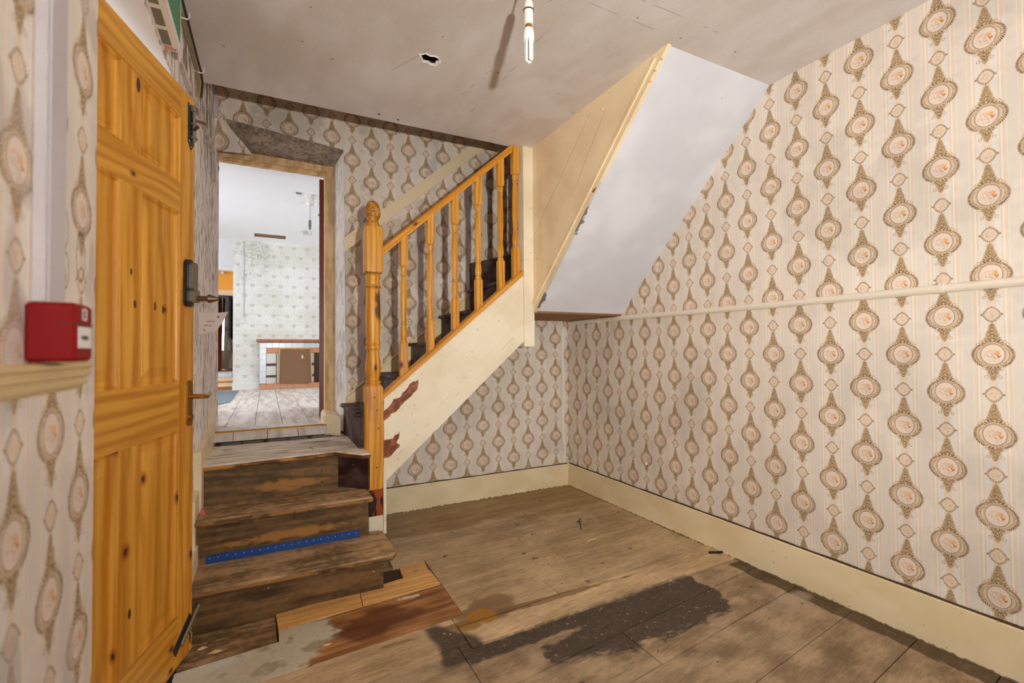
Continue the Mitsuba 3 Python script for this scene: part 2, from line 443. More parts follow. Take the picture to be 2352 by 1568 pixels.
def f_cream(p, n, uv):
    """old cream gloss: skirtings, string, post, side of the upper flight."""
    b = fbm(p.x * 6, p.y * 6, p.z * 6, 3)
    c = mix(mi.Color3f(*lin(222, 204, 164)), mi.Color3f(*lin(232, 216, 180)), smoothstep(0.3, 0.7, b))
    # the string and post are the paler coat
    pale = (p.y > 2.3) & (p.y < 2.72) & (p.x > 0.4) & (p.x < 1.52)
    pc = mix(mi.Color3f(*lin(224, 212, 184)), mi.Color3f(*lin(234, 224, 200)), smoothstep(0.3, 0.7, b))
    c = mi.Color3f(sel(pale, pc.x, c.x), sel(pale, pc.y, c.y), sel(pale, pc.z, c.z))
    side = (p.x > 1.44) & (p.x < 1.52) & (p.z > 1.25) & (dr.abs(n.x) > 0.6) & (p.y < 2.54)
    sc = mix(mi.Color3f(*lin(222, 200, 164)), mi.Color3f(*lin(232, 212, 176)), smoothstep(0.3, 0.7, b))
    c = mi.Color3f(sel(side, sc.x, c.x), sel(side, sc.y, c.y), sel(side, sc.z, c.z))
    # specks and dirt with a grain of its own
    d1, d2, rid = voronoi(p.x * 23 + p.y * 19, p.z * 21 + 0.3)
    c = mix(c, mi.Color3f(*lin(120, 96, 62)), sel((d1 + 0.15 * noise(p.x * 300 + p.y * 170, p.z * 300, 0) < 0.14) & (rid < 0.10), 0.5, 0.0))
    # scuffed foot of the skirting boards
    low = p.z - 0.004 - 0.016 * (fbm(p.x * 90, p.y * 90, p.z * 40, 3) - 0.40)
    c = mix(c, mi.Color3f(*lin(84, 66, 42)), sel((p.y > 2.9) | (p.x > 1.9), 0.85 * soft(low, 0.003), 0.0))
    # paint lost on the string by the newel: brown undercoat
    rag = fbm(p.x * 24, p.z * 24, 4.0, 4) - 0.5
    dgn = p.z - 0.855 * p.x
    strip = box2(p.x + 0.02 * rag, dgn, 0.50, 0.750, 0.226, 0.282) + 0.05 * rag
    tri = dr.maximum(box2(p.x, p.z, 0.50, 0.640, 0.505, 0.635), dr.maximum((p.z - 0.600) - 0.55 * (p.x - 0.575), (0.52 - p.z) + 0.8 * (p.x - 0.60))) + 0.05 * rag
    pool = sel(pale & (dr.abs(n.y) > 0.6), dr.maximum(soft(strip, 0.004), soft(tri, 0.004)), 0.0)
    brown = mix(mi.Color3f(*lin(112, 52, 22)), mi.Color3f(*lin(150, 84, 40)), smoothstep(0.35, 0.65, fbm(p.x * 40, p.z * 40, 2.0, 3)))
    c = mix(c, brown, pool)
    lineup = dr.abs(dgn - 0.250 - 0.006 * rag) - 0.0025
    lowl = dr.abs(p.z - 0.895 * p.x + 0.05 - 0.01 * rag) - 0.0016
    brk = noise(p.x * 38, 2.0, 0.0)
    c = mix(c, mi.Color3f(*lin(150, 126, 92)), sel(pale & (dr.abs(n.y) > 0.6), 0.7 * soft(lowl, 0.001) * smoothstep(0.62, 0.7, brk), 0.0))
    # cracks on the side panel
    for (y0, z0, y1, z1, bb) in ((2.38, 2.296, 2.53, 2.09, -0.4), (1.953, 2.286, 2.543, 1.773, 0.42), (1.83, 2.252, 2.10, 1.93, 0.5)):
        L = math.hypot(y1 - y0, z1 - z0)
        uy, uz = (y1 - y0) / L, (z1 - z0) / L
        t = (p.y - y0) * uy + (p.z - z0) * uz
        d = dr.abs(-(p.y - y0) * uz + (p.z - z0) * uy + 0.006 * (noise(t * 12, 1, 0) - 0.5)) - 0.0012
        on = sel(side & (t > 0) & (t < L), soft(d, 0.0009), 0.0)
        c = mix(c, mi.Color3f(*(lin(232, 216, 186) if bb < 0 else lin(146, 116, 80))), on * 0.9)
    chip = ell(p.y, p.z, 1.915, 1.878, 0.026, 0.011) - 1 + 0.8 * rag
    c = mix(c, mi.Color3f(*lin(150, 92, 40)), sel(side, soft(chip, 0.08), 0.0))
    return c


princ('mat_cream', mikit.proc(f_cream), 0.42, spec=0.45)


def f_floor(p, n, uv):
    x, y = p.x, p.y
    w = 0.117 * x
    g1 = fbm(x * 2.6 + uv.x * 9, (y - w) * 26 + uv.x * 5, 1.0, 4)
    g2 = fbm(x * 26, (y - w) * 190, 3.0, 3)
    blot = fbm(x * 5 + 3, y * 5, 7.0, 4)
    fine = 0.6 * noise(x * 260, y * 260, 1.0) + 0.4 * noise(x * 90, y * 420, 5.0)
    c = mix(mi.Color3f(*lin(138, 114, 82)), mi.Color3f(*lin(198, 172, 136)), smoothstep(0.18, 0.82, 0.30 * g1 + 0.30 * g2 + 0.40 * blot))
    c = c * (0.74 + 0.52 * uv.x)
    c = c * (0.84 + 0.32 * fine)
    # the front boards are redder and blotchier
    front = 1 - smoothstep(-0.01, 0.01, y - 1.60 - 0.03 * (x - 0.72))
    red = mix(mi.Color3f(*lin(108, 88, 64)), mi.Color3f(*lin(172, 148, 120)), smoothstep(0.25, 0.75, 0.25 * g1 + 0.15 * g2 + 0.6 * fbm(x * 9, y * 13, 2.0, 5)))
    c = mix(c, red * (0.82 + 0.36 * uv.x) * (0.84 + 0.32 * fine), front * 0.85)
    # greenish brown old varnish towards the back wall, with a ragged edge
    old = (y - 2.62 + 0.22 * (x - 1.3) * 0.3) + 0.5 * (fbm(x * 4, y * 9, 5.0, 4) - 0.5)
    c = mix(c, mi.Color3f(*lin(132, 102, 58)) * (0.75 + 0.5 * g1), 0.6 * smoothstep(0.0, 0.10, old))
    gold = ell(x, y, 1.0, 1.755, 0.45, 0.020) - 1 + 1.4 * (fbm(x * 9, y * 30, 6.0, 3) - 0.5)
    c = mix(c, mi.Color3f(*lin(112, 80, 34)), 0.75 * soft(gold, 0.2))
    # black bitumen stain
    rag = fbm(x * 11, y * 15, 9.0, 4) - 0.5
    rag2 = fbm(x * 46, y * 90, 4.0, 3) - 0.5
    yl = 1.605 + 0.03 * (x - 0.72)
    s1 = box2(x, y, 0.545, 0.700, 1.545, 1.79) + 0.05 * rag
    s1 = dr.maximum(s1, (x - 0.56) * 0.55 - (1.79 - y) * 0.42 - 0.022)
    s2 = box2(x, y - yl, 0.62, 1.25, -0.085, 0.0) + 0.02 * rag
    s2 = dr.maximum(s2, y - yl)
    top = y - yl
    xw = x + 0.07 * (fbm(x * 9, y * 13, 21.0, 4) - 0.5)
    yw = y + 0.05 * (fbm(x * 12, y * 12, 23.0, 4) - 0.5)
    yc = pw(xw, [(0.86, 1.43), (1.05, 1.435), (1.2, 1.48), (1.4, 1.51), (1.78, 1.52)])
    hh = pw(xw, [(0.862, -0.03), (0.885, 0.045), (0.95, 0.062), (1.06, 0.075), (1.18, 0.14), (1.4, 0.19), (1.70, 0.18), (1.76, 0.10), (1.80, -0.02)])
    s3 = dr.maximum(dr.abs(yw - yc) - hh, top)
    blk = dr.maximum(dr.maximum(soft(s1, 0.014), soft(dr.maximum(s2 + 0.03 * rag2, top), 0.010)), soft(dr.maximum(s3 + 0.07 * (fbm(x * 30, y * 70, 2.0, 3) - 0.5), top), 0.022))
    blk = blk * (0.94 - 1.0 * dr.maximum(rag2 - 0.18, 0))
    chipf = voronoi(x * 26, y * 26)
    chd = chipf[0] + 0.25 * (fbm(x * 70, y * 70, 2.0, 2) - 0.5)
    blk = sel((chd < 0.10) & (chipf[2] < 0.22), blk * 0.35, blk)
    c = mix(c, mi.Color3f(*lin(66, 56, 48)) * (0.8 + 0.5 * noise(x * 120, y * 120, 2.0)), blk)
    # golden bare knot and brown ring
    kn = ell(x, y, 0.775, 1.775, 0.055, 0.052) - 1 + 0.9 * rag
    c = mix(c, mi.Color3f(*lin(112, 82, 56)), 0.7 * soft(ell(x, y, 0.82, 1.81, 0.13, 0.085) - 1 + 1.2 * rag, 0.25))
    c = mix(c, mi.Color3f(*lin(158, 108, 36)), 0.9 * soft(kn, 0.15))
    kn2 = ell(x, y, 0.70, 1.735, 0.055, 0.035) - 1 + 0.9 * rag
    c = mix(c, mi.Color3f(*lin(140, 100, 44)), 0.8 * soft(kn2, 0.15))
    # residue of an old floor covering along the right skirting
    res = (2.145 - 0.105 - 0.25 * dr.maximum(1.0 - y, 0) * 0 ) - x + 0.035 * (fbm(y * 16, x * 30, 8.0, 4) - 0.5)
    c = mix(c, mi.Color3f(*lin(70, 52, 32)) * (0.7 + 0.7 * noise(x * 90, y * 90, 5.0)), sel(y < 1.62, 0.85 * soft(res, 0.006), 0.0))
    pale = ell(x, y, 1.98, 1.27, 0.10, 0.05) - 1 + 1.8 * rag
    c = mix(c, mi.Color3f(*lin(178, 160, 138)), 0.5 * soft(pale, 0.3))
    # knots, paint flecks
    d1, d2, rid = voronoi(x * 5.3, (y - w) * 6.5)
    d1 = d1 + 0.12 * (fbm(x * 60, y * 60, 3.0, 2) - 0.5)
    c = mix(c, mi.Color3f(*lin(84, 62, 40)), sel(rid < 0.15, 0.7 * (1 - smoothstep(0.03, 0.10, d1)), 0.0))
    d1, d2, rid = voronoi(x * 24, y * 24)
    c = mix(c, mi.Color3f(*lin(206, 190, 160)), sel((d1 + 0.06 * noise(x * 300, y * 300, 0) < 0.06) & (rid < 0.10), 0.7, 0.0))
    return c


princ('mat_floor', mikit.proc(f_floor), 0.55, spec=0.3)


def f_patch(p, n, uv):
    """pale offcuts let into the floor, and the plank with white and brown paint. uv.x > 0.5: plank."""
    x, y = p.x, p.y
    plank = uv.x > 0.5
    g = fbm(x * 5 + uv.y * 7, y * 70, 2.0, 4)
    pale = mix(mi.Color3f(*lin(204, 152, 88)), mi.Color3f(*lin(224, 178, 112)), smoothstep(0.25, 0.75, g)) * (0.80 + 0.3 * uv.y)
    g2 = fbm(x * 4, (y - 0.08 * x) * 60, 3.0, 4)
    br = mix(mi.Color3f(*lin(108, 66, 34)), mi.Color3f(*lin(172, 122, 74)), smoothstep(0.3, 0.75, 0.6 * g2 + 0.4 * fbm(x * 6, y * 8, 5.0, 3)))
    rag = fbm(x * 9, y * 14, 4.0, 4) - 0.5
    stain = ell(x, y, 0.38, 1.93, 0.17, 0.10) - 1 + 1.3 * rag
    br = mix(br, mi.Color3f(*lin(84, 42, 22)), 0.75 * soft(stain, 0.3))
    bd = x - 0.245 - 0.55 * dr.minimum(y - 1.95, 0.0) + 0.16 * rag + 0.05 * (fbm(x * 40, y * 60, 1.0, 3) - 0.5)
    wh = mix(mi.Color3f(*lin(190, 184, 162)), mi.Color3f(*lin(218, 226, 216)), smoothstep(0.0, -0.35, x + 0.25 * rag) )
    dirt = smoothstep(0.52, 0.66, fbm(x * 12, y * 16, 6.0, 4))
    wh = mix(wh, mi.Color3f(*lin(126, 108, 78)), 0.55 * dirt * smoothstep(-0.22, -0.05, x))
    br = mix(br, wh, soft(bd, 0.02))
    splash = box2(x + 0.4 * (y - 2.06), y, 0.50, 0.60, 2.035, 2.065) + 0.02 * (fbm(x * 60, y * 60, 2.0, 2) - 0.3)
    br = mix(br, mi.Color3f(*lin(214, 200, 178)), 0.9 * soft(splash, 0.004))
    c = mi.Color3f(sel(plank, br.x, pale.x), sel(plank, br.y, pale.y), sel(plank, br.z, pale.z))
    return c * (0.93 + 0.14 * noise(x * 200, y * 200, 1.0))


princ('mat_patch', mikit.proc(f_patch), 0.5, spec=0.35)


def f_step(p, n, uv):
    """dark dirty stair timber; uv.x tone (>0.8: dusty landing boards, <0.1: maroon paint)."""
    x, y, z = p.x, p.y, p.z
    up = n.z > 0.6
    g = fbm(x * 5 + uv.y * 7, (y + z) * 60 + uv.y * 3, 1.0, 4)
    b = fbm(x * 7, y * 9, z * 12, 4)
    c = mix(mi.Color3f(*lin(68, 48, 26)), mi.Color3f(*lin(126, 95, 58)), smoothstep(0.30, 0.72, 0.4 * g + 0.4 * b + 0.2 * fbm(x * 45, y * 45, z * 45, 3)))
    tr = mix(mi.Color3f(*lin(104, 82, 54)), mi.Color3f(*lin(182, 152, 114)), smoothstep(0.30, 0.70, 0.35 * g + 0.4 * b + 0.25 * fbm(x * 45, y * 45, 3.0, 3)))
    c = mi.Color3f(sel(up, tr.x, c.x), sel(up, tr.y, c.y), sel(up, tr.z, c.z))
    land = uv.x > 0.8
    lc = mix(mi.Color3f(*lin(140, 120, 100)), mi.Color3f(*lin(222, 210, 194)), smoothstep(0.22, 0.58, 0.45 * g + 0.55 * b))
    lc = mix(lc, mi.Color3f(*lin(74, 52, 40)), 0.5 * smoothstep(0.60, 0.76, fbm(x * 11, y * 40, 3.0, 4)))
    c = mi.Color3f(sel(land & up, lc.x, c.x), sel(land & up, lc.y, c.y), sel(land & up, lc.z, c.z))
    lx = land & (~up)
    wn_ = mix(mi.Color3f(*lin(96, 62, 30)), mi.Color3f(*lin(176, 122, 62)), smoothstep(0.35, 0.6, fbm(x * 12, z * 40, 8.0, 3)))
    c = mi.Color3f(sel(lx, wn_.x, c.x), sel(lx, wn_.y, c.y), sel(lx, wn_.z, c.z))
    rb = (uv.x > 0.15) & (uv.x < 0.2)
    rc = mix(mi.Color3f(*lin(44, 26, 14)), mi.Color3f(*lin(150, 66, 26)), smoothstep(0.46, 0.54, fbm(x * 40, z * 14, 4.0, 3) + 5.0 * (x - 0.508)))
    c = mi.Color3f(sel(rb, rc.x, c.x), sel(rb, rc.y, c.y), sel(rb, rc.z, c.z))
    mar = uv.x < 0.1
    mc = mix(mi.Color3f(*lin(46, 24, 20)), mi.Color3f(*lin(84, 64, 62)), smoothstep(0.35, 0.7, b))
    c = mi.Color3f(sel(mar, mc.x, c.x), sel(mar, mc.y, c.y), sel(mar, mc.z, c.z))
    # bare worn wood on riser faces, with grain of its own
    rag = fbm(x * 26, z * 60, 3.0, 4) - 0.5
    w1 = ell(x, z, 0.115, 0.412, 0.15, 0.024) - 1 + 1.5 * rag
    w2 = ell(x, z, 0.09, 0.240, 0.21, 0.018) - 1 + 1.5 * rag
    wr = sel(~up & (y > 2.35) & (y < 2.70), dr.maximum(soft(w1, 0.35), soft(w2, 0.35)), 0.0)
    c = mix(c, mi.Color3f(*lin(164, 116, 58)), 0.8 * wr)
    # worn nosings: the arris is bare
    nz = uv.x
    arr = sel((nz > 0.45) & (nz < 0.55) & (~up), 0.75 * smoothstep(0.36, 0.55, fbm(x * 14, z * 30, 2.0, 3)), 0.0)
    c = mix(c, mi.Color3f(*lin(158, 116, 66)), arr)
    d1, d2, rid = voronoi(x * 16, (y + z) * 16)
    d1 = d1 + 0.22 * (fbm(x * 90, y * 90, z * 90, 2) - 0.5)
    c = mix(c, mi.Color3f(*lin(176, 156, 128)), sel((d1 < 0.035) & (rid < 0.14), 0.7, 0.0))
    c = mix(c, mi.Color3f(*lin(30, 20, 12)), sel((rid > 0.90), 0.6 * (1 - smoothstep(0.0, 0.16, d1)), 0.0))
    return c * (0.9 + 0.2 * noise(x * 240, y * 240, z * 240))


princ('mat_step', mikit.proc(f_step), 0.55, spec=0.3)


def f_pine(p, n, uv):
    u, v = uv.x, uv.y
    wv = v + 0.010 * (fbm(u * 2.2, v * 9, 1.0, 2) - 0.5) * 4
    ring = 0.5 + 0.5 * dr.sin(wv * 190 + 9 * fbm(u * 1.6, v * 14, 2.0, 3))
    ring = ring * ring
    g = fbm(u * 4, v * 120, 3.0, 3)
    c = mix(mi.Color3f(*lin(226, 168, 66)), mi.Color3f(*lin(188, 120, 28)), smoothstep(0.15, 0.75, 0.24 * ring + 0.42 * g + 0.34 * fbm(u * 2.1, v * 26, 4.0, 3)))
    c = c * (0.90 + 0.2 * fbm(u * 1.1, v * 5, 9.0, 2))
    iu, iv = dr.floor(u / 0.30), dr.floor(v / 0.055)
    ku = (iu + 0.25 + 0.5 * cell_rand(iu, iv, 4)) * 0.30
    kv = (iv + 0.3 + 0.4 * cell_rand(iu, iv, 5)) * 0.055
    on = cell_rand(iu, iv, 6) < 0.16
    sz = 0.5 + 0.8 * cell_rand(iu, iv, 7)
    d = ell(u, v, ku, kv, 0.013 * sz, 0.006 * sz)
    c = mix(c, mi.Color3f(*lin(150, 78, 20)), sel(on, 0.75 * (1 - smoothstep(1.0, 2.4, d)), 0.0))
    c = mix(c, mi.Color3f(*lin(66, 28, 10)), sel(on, 0.9 * (1 - smoothstep(0.55, 1.05, d)), 0.0))
    # scorch on the newel shaft
    bn = (p.x > 0.44) & (p.x < 0.57) & (p.y < 2.66) & (p.y > 2.5)
    sc = ell(p.x, p.z, 0.535, 1.315, 0.022, 0.085) - 1 + 0.9 * (fbm(p.x * 60, p.z * 25, 2.0, 3) - 0.5)
    c = mix(c, mi.Color3f(*lin(58, 34, 14)), sel(bn, 0.85 * soft(sc, 0.35), 0.0))
    fin_ = bn & (p.z > 1.738)
    c = mix(c, mi.Color3f(*lin(146, 84, 26)), sel(fin_, 0.55 * smoothstep(0.3, 0.6, fbm(p.x * 40, p.z * 40, 3.0, 3)) + 0.2, 0.0))
    ringz = dr.minimum(dr.abs(p.z - 1.413), dr.abs(p.z - 1.487)) - 0.004 + 0.006 * (noise(p.x * 60, p.z * 20, 0) - 0.5)
    c = mix(c, mi.Color3f(*lin(84, 46, 14)), sel(bn, 0.7 * soft(ringz, 0.002), 0.0))
    strk = ell(p.x, p.z, 0.478, 0.80, 0.014, 0.085) - 1 + 1.0 * (fbm(p.x * 50, p.z * 14, 6.0, 3) - 0.5)
    c = mix(c, mi.Color3f(*lin(158, 84, 26)), sel(bn, 0.7 * soft(strk, 0.4), 0.0))
    return c


princ('mat_pine', mikit.proc(f_pine), 0.38, spec=0.45)


def f_rough(p, n, uv):
    """old bare / distempered surfaces by the far door. uv.x: 0 weathered paper, 1 lintel concrete, 2 pale reveal, 3 bare brown frame, 4 grey-white trunking wood"""
    x, y, z = p.x, p.y, p.z
    k = uv.x
    st = fbm((x + y) * 26, z * 4.5, 2.0, 4)
    fl = fbm((x + y) * 60, z * 26, 5.0, 4)
    big = fbm((x + y) * 5, z * 1.5, 1.0, 3)
    pap = mix(mi.Color3f(*lin(158, 142, 126)), mi.Color3f(*lin(234, 231, 226)), smoothstep(0.28, 0.56, 0.35 * st + 0.65 * fl))
    pap = mix(pap, mi.Color3f(*lin(110, 82, 58)), 0.8 * smoothstep(0.52, 0.60, st) * smoothstep(1.95, 2.15, z + 0.3 * (big - 0.5)))
    con = mix(mi.Color3f(*lin(112, 98, 84)), mi.Color3f(*lin(162, 148, 132)), smoothstep(0.3, 0.7, 0.5 * fbm(x * 16, y * 16, z * 40, 4) + 0.5 * fbm(x * 70, y * 70, z * 70, 2)))
    rev = mix(mi.Color3f(*lin(190, 182, 172)), mi.Color3f(*lin(230, 226, 222)), smoothstep(0.25, 0.60, 0.4 * st + 0.6 * fl))
    frm = mix(mi.Color3f(*lin(184, 150, 106)), mi.Color3f(*lin(220, 190, 146)), smoothstep(0.3, 0.7, 0.7 * st + 0.3 * fl))
    trk = mix(mi.Color3f(*lin(176, 162, 152)), mi.Color3f(*lin(206, 194, 186)), smoothstep(0.3, 0.7, st))
    c = mi.Color3f(pap)
    for i, q in ((1, con), (2, rev), (3, frm), (4, trk)):
        m = dr.abs(k - i) < 0.5
        c = mi.Color3f(sel(m, q.x, c.x), sel(m, q.y, c.y), sel(m, q.z, c.z))
    return c


princ('mat_rough', mikit.proc(f_rough), 0.75, spec=0.15)


def f_nextpaper(p, n, uv):
    u, v = p.x / 0.153, (p.z - 0.72) / 0.1225
    row = dr.floor(v)
    uu = u + 0.5 * (row - 2 * dr.floor(row * 0.5))
    a = dr.abs(uu - dr.floor(uu) - 0.5) * 153
    y = (v - row - 0.5) * 122
    base = mix(mi.Color3f(*lin(228, 226, 217)), mi.Color3f(*lin(240, 239, 234)), smoothstep(0.3, 0.7, fbm(p.x * 4, p.z * 4, 1.0, 3)))
    r = ell(a, y, 0, 0, 34, 26)
    m = soft(r - 1, 0.2) * smoothstep(0.40, 0.6, noise(a * 0.13 + 11, y * 0.13 + 40, 3.0))
    m2 = smoothstep(0.58, 0.68, noise(a * 0.12 + 30, y * 0.12, 7.0)) * 0.4
    c = mix(base, mi.Color3f(*lin(176, 178, 162)), 0.7 * dr.maximum(m, m2))
    # mould bloom, upper left of the chimney breast
    md = ell(p.x, p.z, -0.13, 2.22, 0.20, 0.20) - 1 + 2.2 * (fbm(p.x * 11, p.z * 11, 5.0, 4) - 0.5)
    c = mix(c, mi.Color3f(*lin(140, 142, 128)), 0.42 * soft(md, 0.6) * smoothstep(0.35, 0.7, fbm(p.x * 60, p.z * 60, 1.0, 3)))
    return c


princ('mat_nextpaper', mikit.proc(f_nextpaper), 0.7, spec=0.15)


def f_nextfloor(p, n, uv):
    b = fbm(p.x * 30, p.y * 5, 2.0, 4)
    c = mix(mi.Color3f(*lin(178, 166, 152)), mi.Color3f(*lin(220, 213, 204)), smoothstep(0.1, 0.75, b))
    return c * (0.88 + 0.24 * uv.x)


princ('mat_nextfloor', mikit.proc(f_nextfloor), 0.45, spec=0.4)

W = lambda k, c, r=0.6, **m: princ(k, lin(*c), r, **m)
W('mat_white', (232, 233, 234))
W('mat_white_plastic', (226, 224, 220), 0.3)
W('mat_trunking', (192, 186, 188), 0.35)
W('mat_red', (126, 2, 4), 0.55, spec=0.25)
W('mat_blue', (22, 64, 132), 0.4)
W('mat_lightmark', (150, 170, 200), 0.5)
W('mat_black', (22, 20, 19), 0.4)
W('mat_green', (28, 128, 92), 0.35)
W('mat_diffuser', (108, 114, 106), 0.25)
W('mat_steel', (150, 150, 142), 0.35, metallic=0.85)
W('mat_darksteel', (84, 86, 80), 0.4, metallic=0.8)
W('mat_bronze', (120, 96, 72), 0.35, metallic=0.8)
W('mat_brass', (176, 128, 52), 0.3, metallic=0.85)
W('mat_orangeprint', (196, 110, 50), 0.5)
W('mat_pipe', (222, 212, 196), 0.35)
W('mat_railpaint', (226, 208, 174), 0.45)
W('mat_dado', (204, 180, 134), 0.4)
W('mat_pinkwhite', (196, 182, 172), 0.5)
W('mat_maroon', (104, 22, 14), 0.4)
W('mat_tilewhite', (208, 214, 220), 0.2)
W('mat_terracotta', (196, 140, 100), 0.4)
W('mat_mantel', (160, 106, 66), 0.45)
W('mat_darkband', (84, 58, 50), 0.5)
W('mat_marble', (204, 204, 196), 0.3)
W('mat_orange', (246, 172, 60), 0.6)
W('mat_peach', (244, 206, 160), 0.5)
W('mat_orangedoor', (206, 92, 34), 0.4)
W('mat_beigepanel', (214, 200, 172), 0.6)
W('mat_darkroom', (46, 42, 42), 0.8)
W('mat_cable', (150, 132, 92), 0.5)
W('mat_cabledark', (40, 34, 28), 0.5)
W('mat_oldbrown', (92, 44, 20), 0.55)
W('mat_board', (126, 92, 62), 0.7)
W('mat_woodtrim', (224, 170, 92), 0.5)
W('mat_rug', (112, 124, 128), 0.9)
W('mat_pink', (214, 110, 140), 0.6)
W('mat_shaving', (204, 180, 130), 0.7)
W('mat_olive', (84, 88, 40), 0.7)
W('mat_plasterdark', (70, 50, 32), 0.9)
W('mat_cfl', (238, 240, 236), 0.25)
W('mat_skirtnext', (226, 228, 222), 0.5)
scene['mat_winpane'] = {'type': 'diffuse', 'reflectance': {'type': 'rgb', 'value': [0.1, 0.1, 0.1]}}

# ================================================================== room shell
XR, XL, XN, YB, H, YREAR = 2.145, -0.27, -0.31, 3.165, 2.337, -2.2
LAND = 0.555

struct('wall_right', cbox(XR, XR + 0.12, YREAR, YB + 0.3, -0.1, 3.2), 'mat_wallpaper', 'wall on the right papered with brown medallions on cream stripes', 'wall')

# back wall with the doorway (outer opening); reveals are wedges
opening = P((-0.30, LAND - 0.02), (0.452, LAND - 0.02), (0.436, 2.362), (-0.275, 2.428), (-0.30, 2.43))
wb = P((-0.5, -0.1), (XR + 0.05, -0.1), (XR + 0.05, 3.2), (-0.5, 3.2)).difference(opening)
struct('wall_back', xz(wb, YB, 3.40), 'mat_wallpaper', 'wall at the back with the doorway, papered with brown medallions on stripes', 'wall')
uvk = lambda k: (lambda v: np.stack([np.full(len(v), float(k)), np.zeros(len(v))], 1))
rev = hullpts([(0.455, YB + 0.001, LAND), (0.455, 3.399, LAND), (0.402, 3.399, LAND), (0.44, YB + 0.001, 2.38), (0.44, 3.399, 2.38), (0.402, 3.399, 2.38)])
put('reveal', rev, 'mat_rough', uv=uvk(2), parent='wall_back')
tag('wall_back__reveal', 'whitewashed rough reveal right of the doorway')
lin_ = hullpts([(-0.298, YB + 0.001, 2.429), (-0.298, 3.399, 2.43), (-0.298, 3.399, 2.325), (0.437, YB + 0.001, 2.361), (0.437, 3.399, 2.43), (0.437, 3.399, 2.318), (-0.298, YB + 0.001, 2.44), (0.437, YB + 0.001, 2.44)])
put('lintel', lin_, 'mat_rough', uv=uvk(1), parent='wall_back')
tag('wall_back__lintel', 'grey bare lintel above the doorway')

# left wall: far part (beside the steps), head over the side opening, near part
XW = lambda y: -0.3105 + 0.0405 * (y - 1.245) / 1.92
wl = P((XW(2.03), 2.03), (XW(3.42), 3.42), (XW(3.42) - 0.13, 3.42), (XW(2.03) - 0.13, 2.03))
struct('wall_left', xy(wl, -0.1, 2.9), 'mat_rough', 'stripped weathered wall beside the wooden steps', 'wall', uv=uvk(0))
struct('wall_head', xy(P((XW(1.24), 1.24), (XW(2.031), 2.031), (XW(2.031) - 0.13, 2.031), (XW(1.24) - 0.13, 1.24)), 2.040, 2.5), 'mat_rough', 'stained strip of wall above the pine door', 'wall', uv=uvk(0))
put('plaster_edge', xy(P((XW(1.24) - 0.002, 1.24), (XW(2.031) - 0.002, 2.031), (XW(2.031) - 0.14, 2.031), (XW(1.24) - 0.14, 1.24)), 2.034, 2.0405), 'mat_white', parent='wall_head')
tag('wall_head__plaster_edge', 'smooth white plaster underside of the door head')
struct('wall_near', yz(P((YREAR, -0.1), (1.245, -0.1), (1.245, 2.5), (YREAR, 2.5)), XN - 0.12, XN), 'mat_wallpaper', 'papered wall at the left edge carrying the red call point', 'wall')
struct('wall_rear', cbox(-0.6, XR + 0.1, YREAR - 0.12, YREAR, -0.1, 2.6), 'mat_wallpaper', 'papered wall behind the photographer', 'wall')

# ceiling with the broken hole
hp = [(0.584, 1.955), (0.598, 1.938), (0.622, 1.945), (0.640, 1.938), (0.660, 1.946), (0.668, 1.966), (0.655, 1.975), (0.660, 1.992), (0.644, 1.998), (0.628, 1.988), (0.606, 1.992), (0.596, 1.975)]
ce = Polygon([(-1.5, YREAR - 0.1), (XR + 0.1, YREAR - 0.1), (XR + 0.1, 2.60), (1.40, 2.60), (1.2, 2.597), (0.8, 2.606), (0.3, 2.612), (-0.45, 2.614), (-0.45, 2.03), (-0.45, 1.2), (-1.5, 1.2)]).difference(Polygon(hp))
struct('ceiling', xy(ce, H, H + 0.007), 'mat_ceiling', 'stained plaster ceiling with hairline cracks', 'ceiling')
put('joist_cover', cbox(-1.4, XR + 0.08, YREAR, 2.59, H + 0.05, H + 0.12), 'mat_oldbrown', parent='ceiling')
tag('ceiling__joist_cover', 'dark timber behind the hole in the plaster')
rim = Polygon([(x + 0.004 * (1 if i % 2 else -1), y) for i, (x, y) in enumerate(hp)]).buffer(0.006).difference(Polygon(hp).buffer(0.001))
put('hole_rim', xy(rim, H - 0.003, H + 0.002), 'mat_white', parent='ceiling')
tag('ceiling__hole_rim', 'crumbling white rim of the hole in the ceiling')
# stairwell lid and trimmer, so that no light leaks
struct('wall_stairwell', cat(cbox(-0.45, XR + 0.1, 2.615, 3.42, 3.0, 3.1), cbox(-0.45, XR + 0.1, 2.60, 2.66, H + 0.031, 3.0)), 'mat_rough', 'boxed top of the stairwell above the ceiling edge', 'wall', uv=uvk(0))

# ------------------------------------------------------------------ floor
fl_k = struct('floor', cbox(-1.6, XR + 0.1, YREAR - 0.1, YB + 0.02, -0.12, -0.022), 'mat_plasterdark', 'old bare floorboards with black stains and patched planks', 'floor')


def board(poly, z=0.0, th=0.02, tone=None, mat='mat_floor', uv=None, label=None, gap=0.0010):
    poly = poly.buffer(-gap, join_style=2)
    if poly.is_empty:
        return
    tone = rng.uniform(0.3, 0.72) if tone is None else tone
    a = rng.random()
    m = xy(poly, z - th, z)
    c = uv if uv else (tone, a)
    k = put('board', m, mat, uv=lambda v: np.tile([[c[0], c[1]]], (len(v), 1)), parent=fl_k)
    if label:
        tag(k, label)
    return k


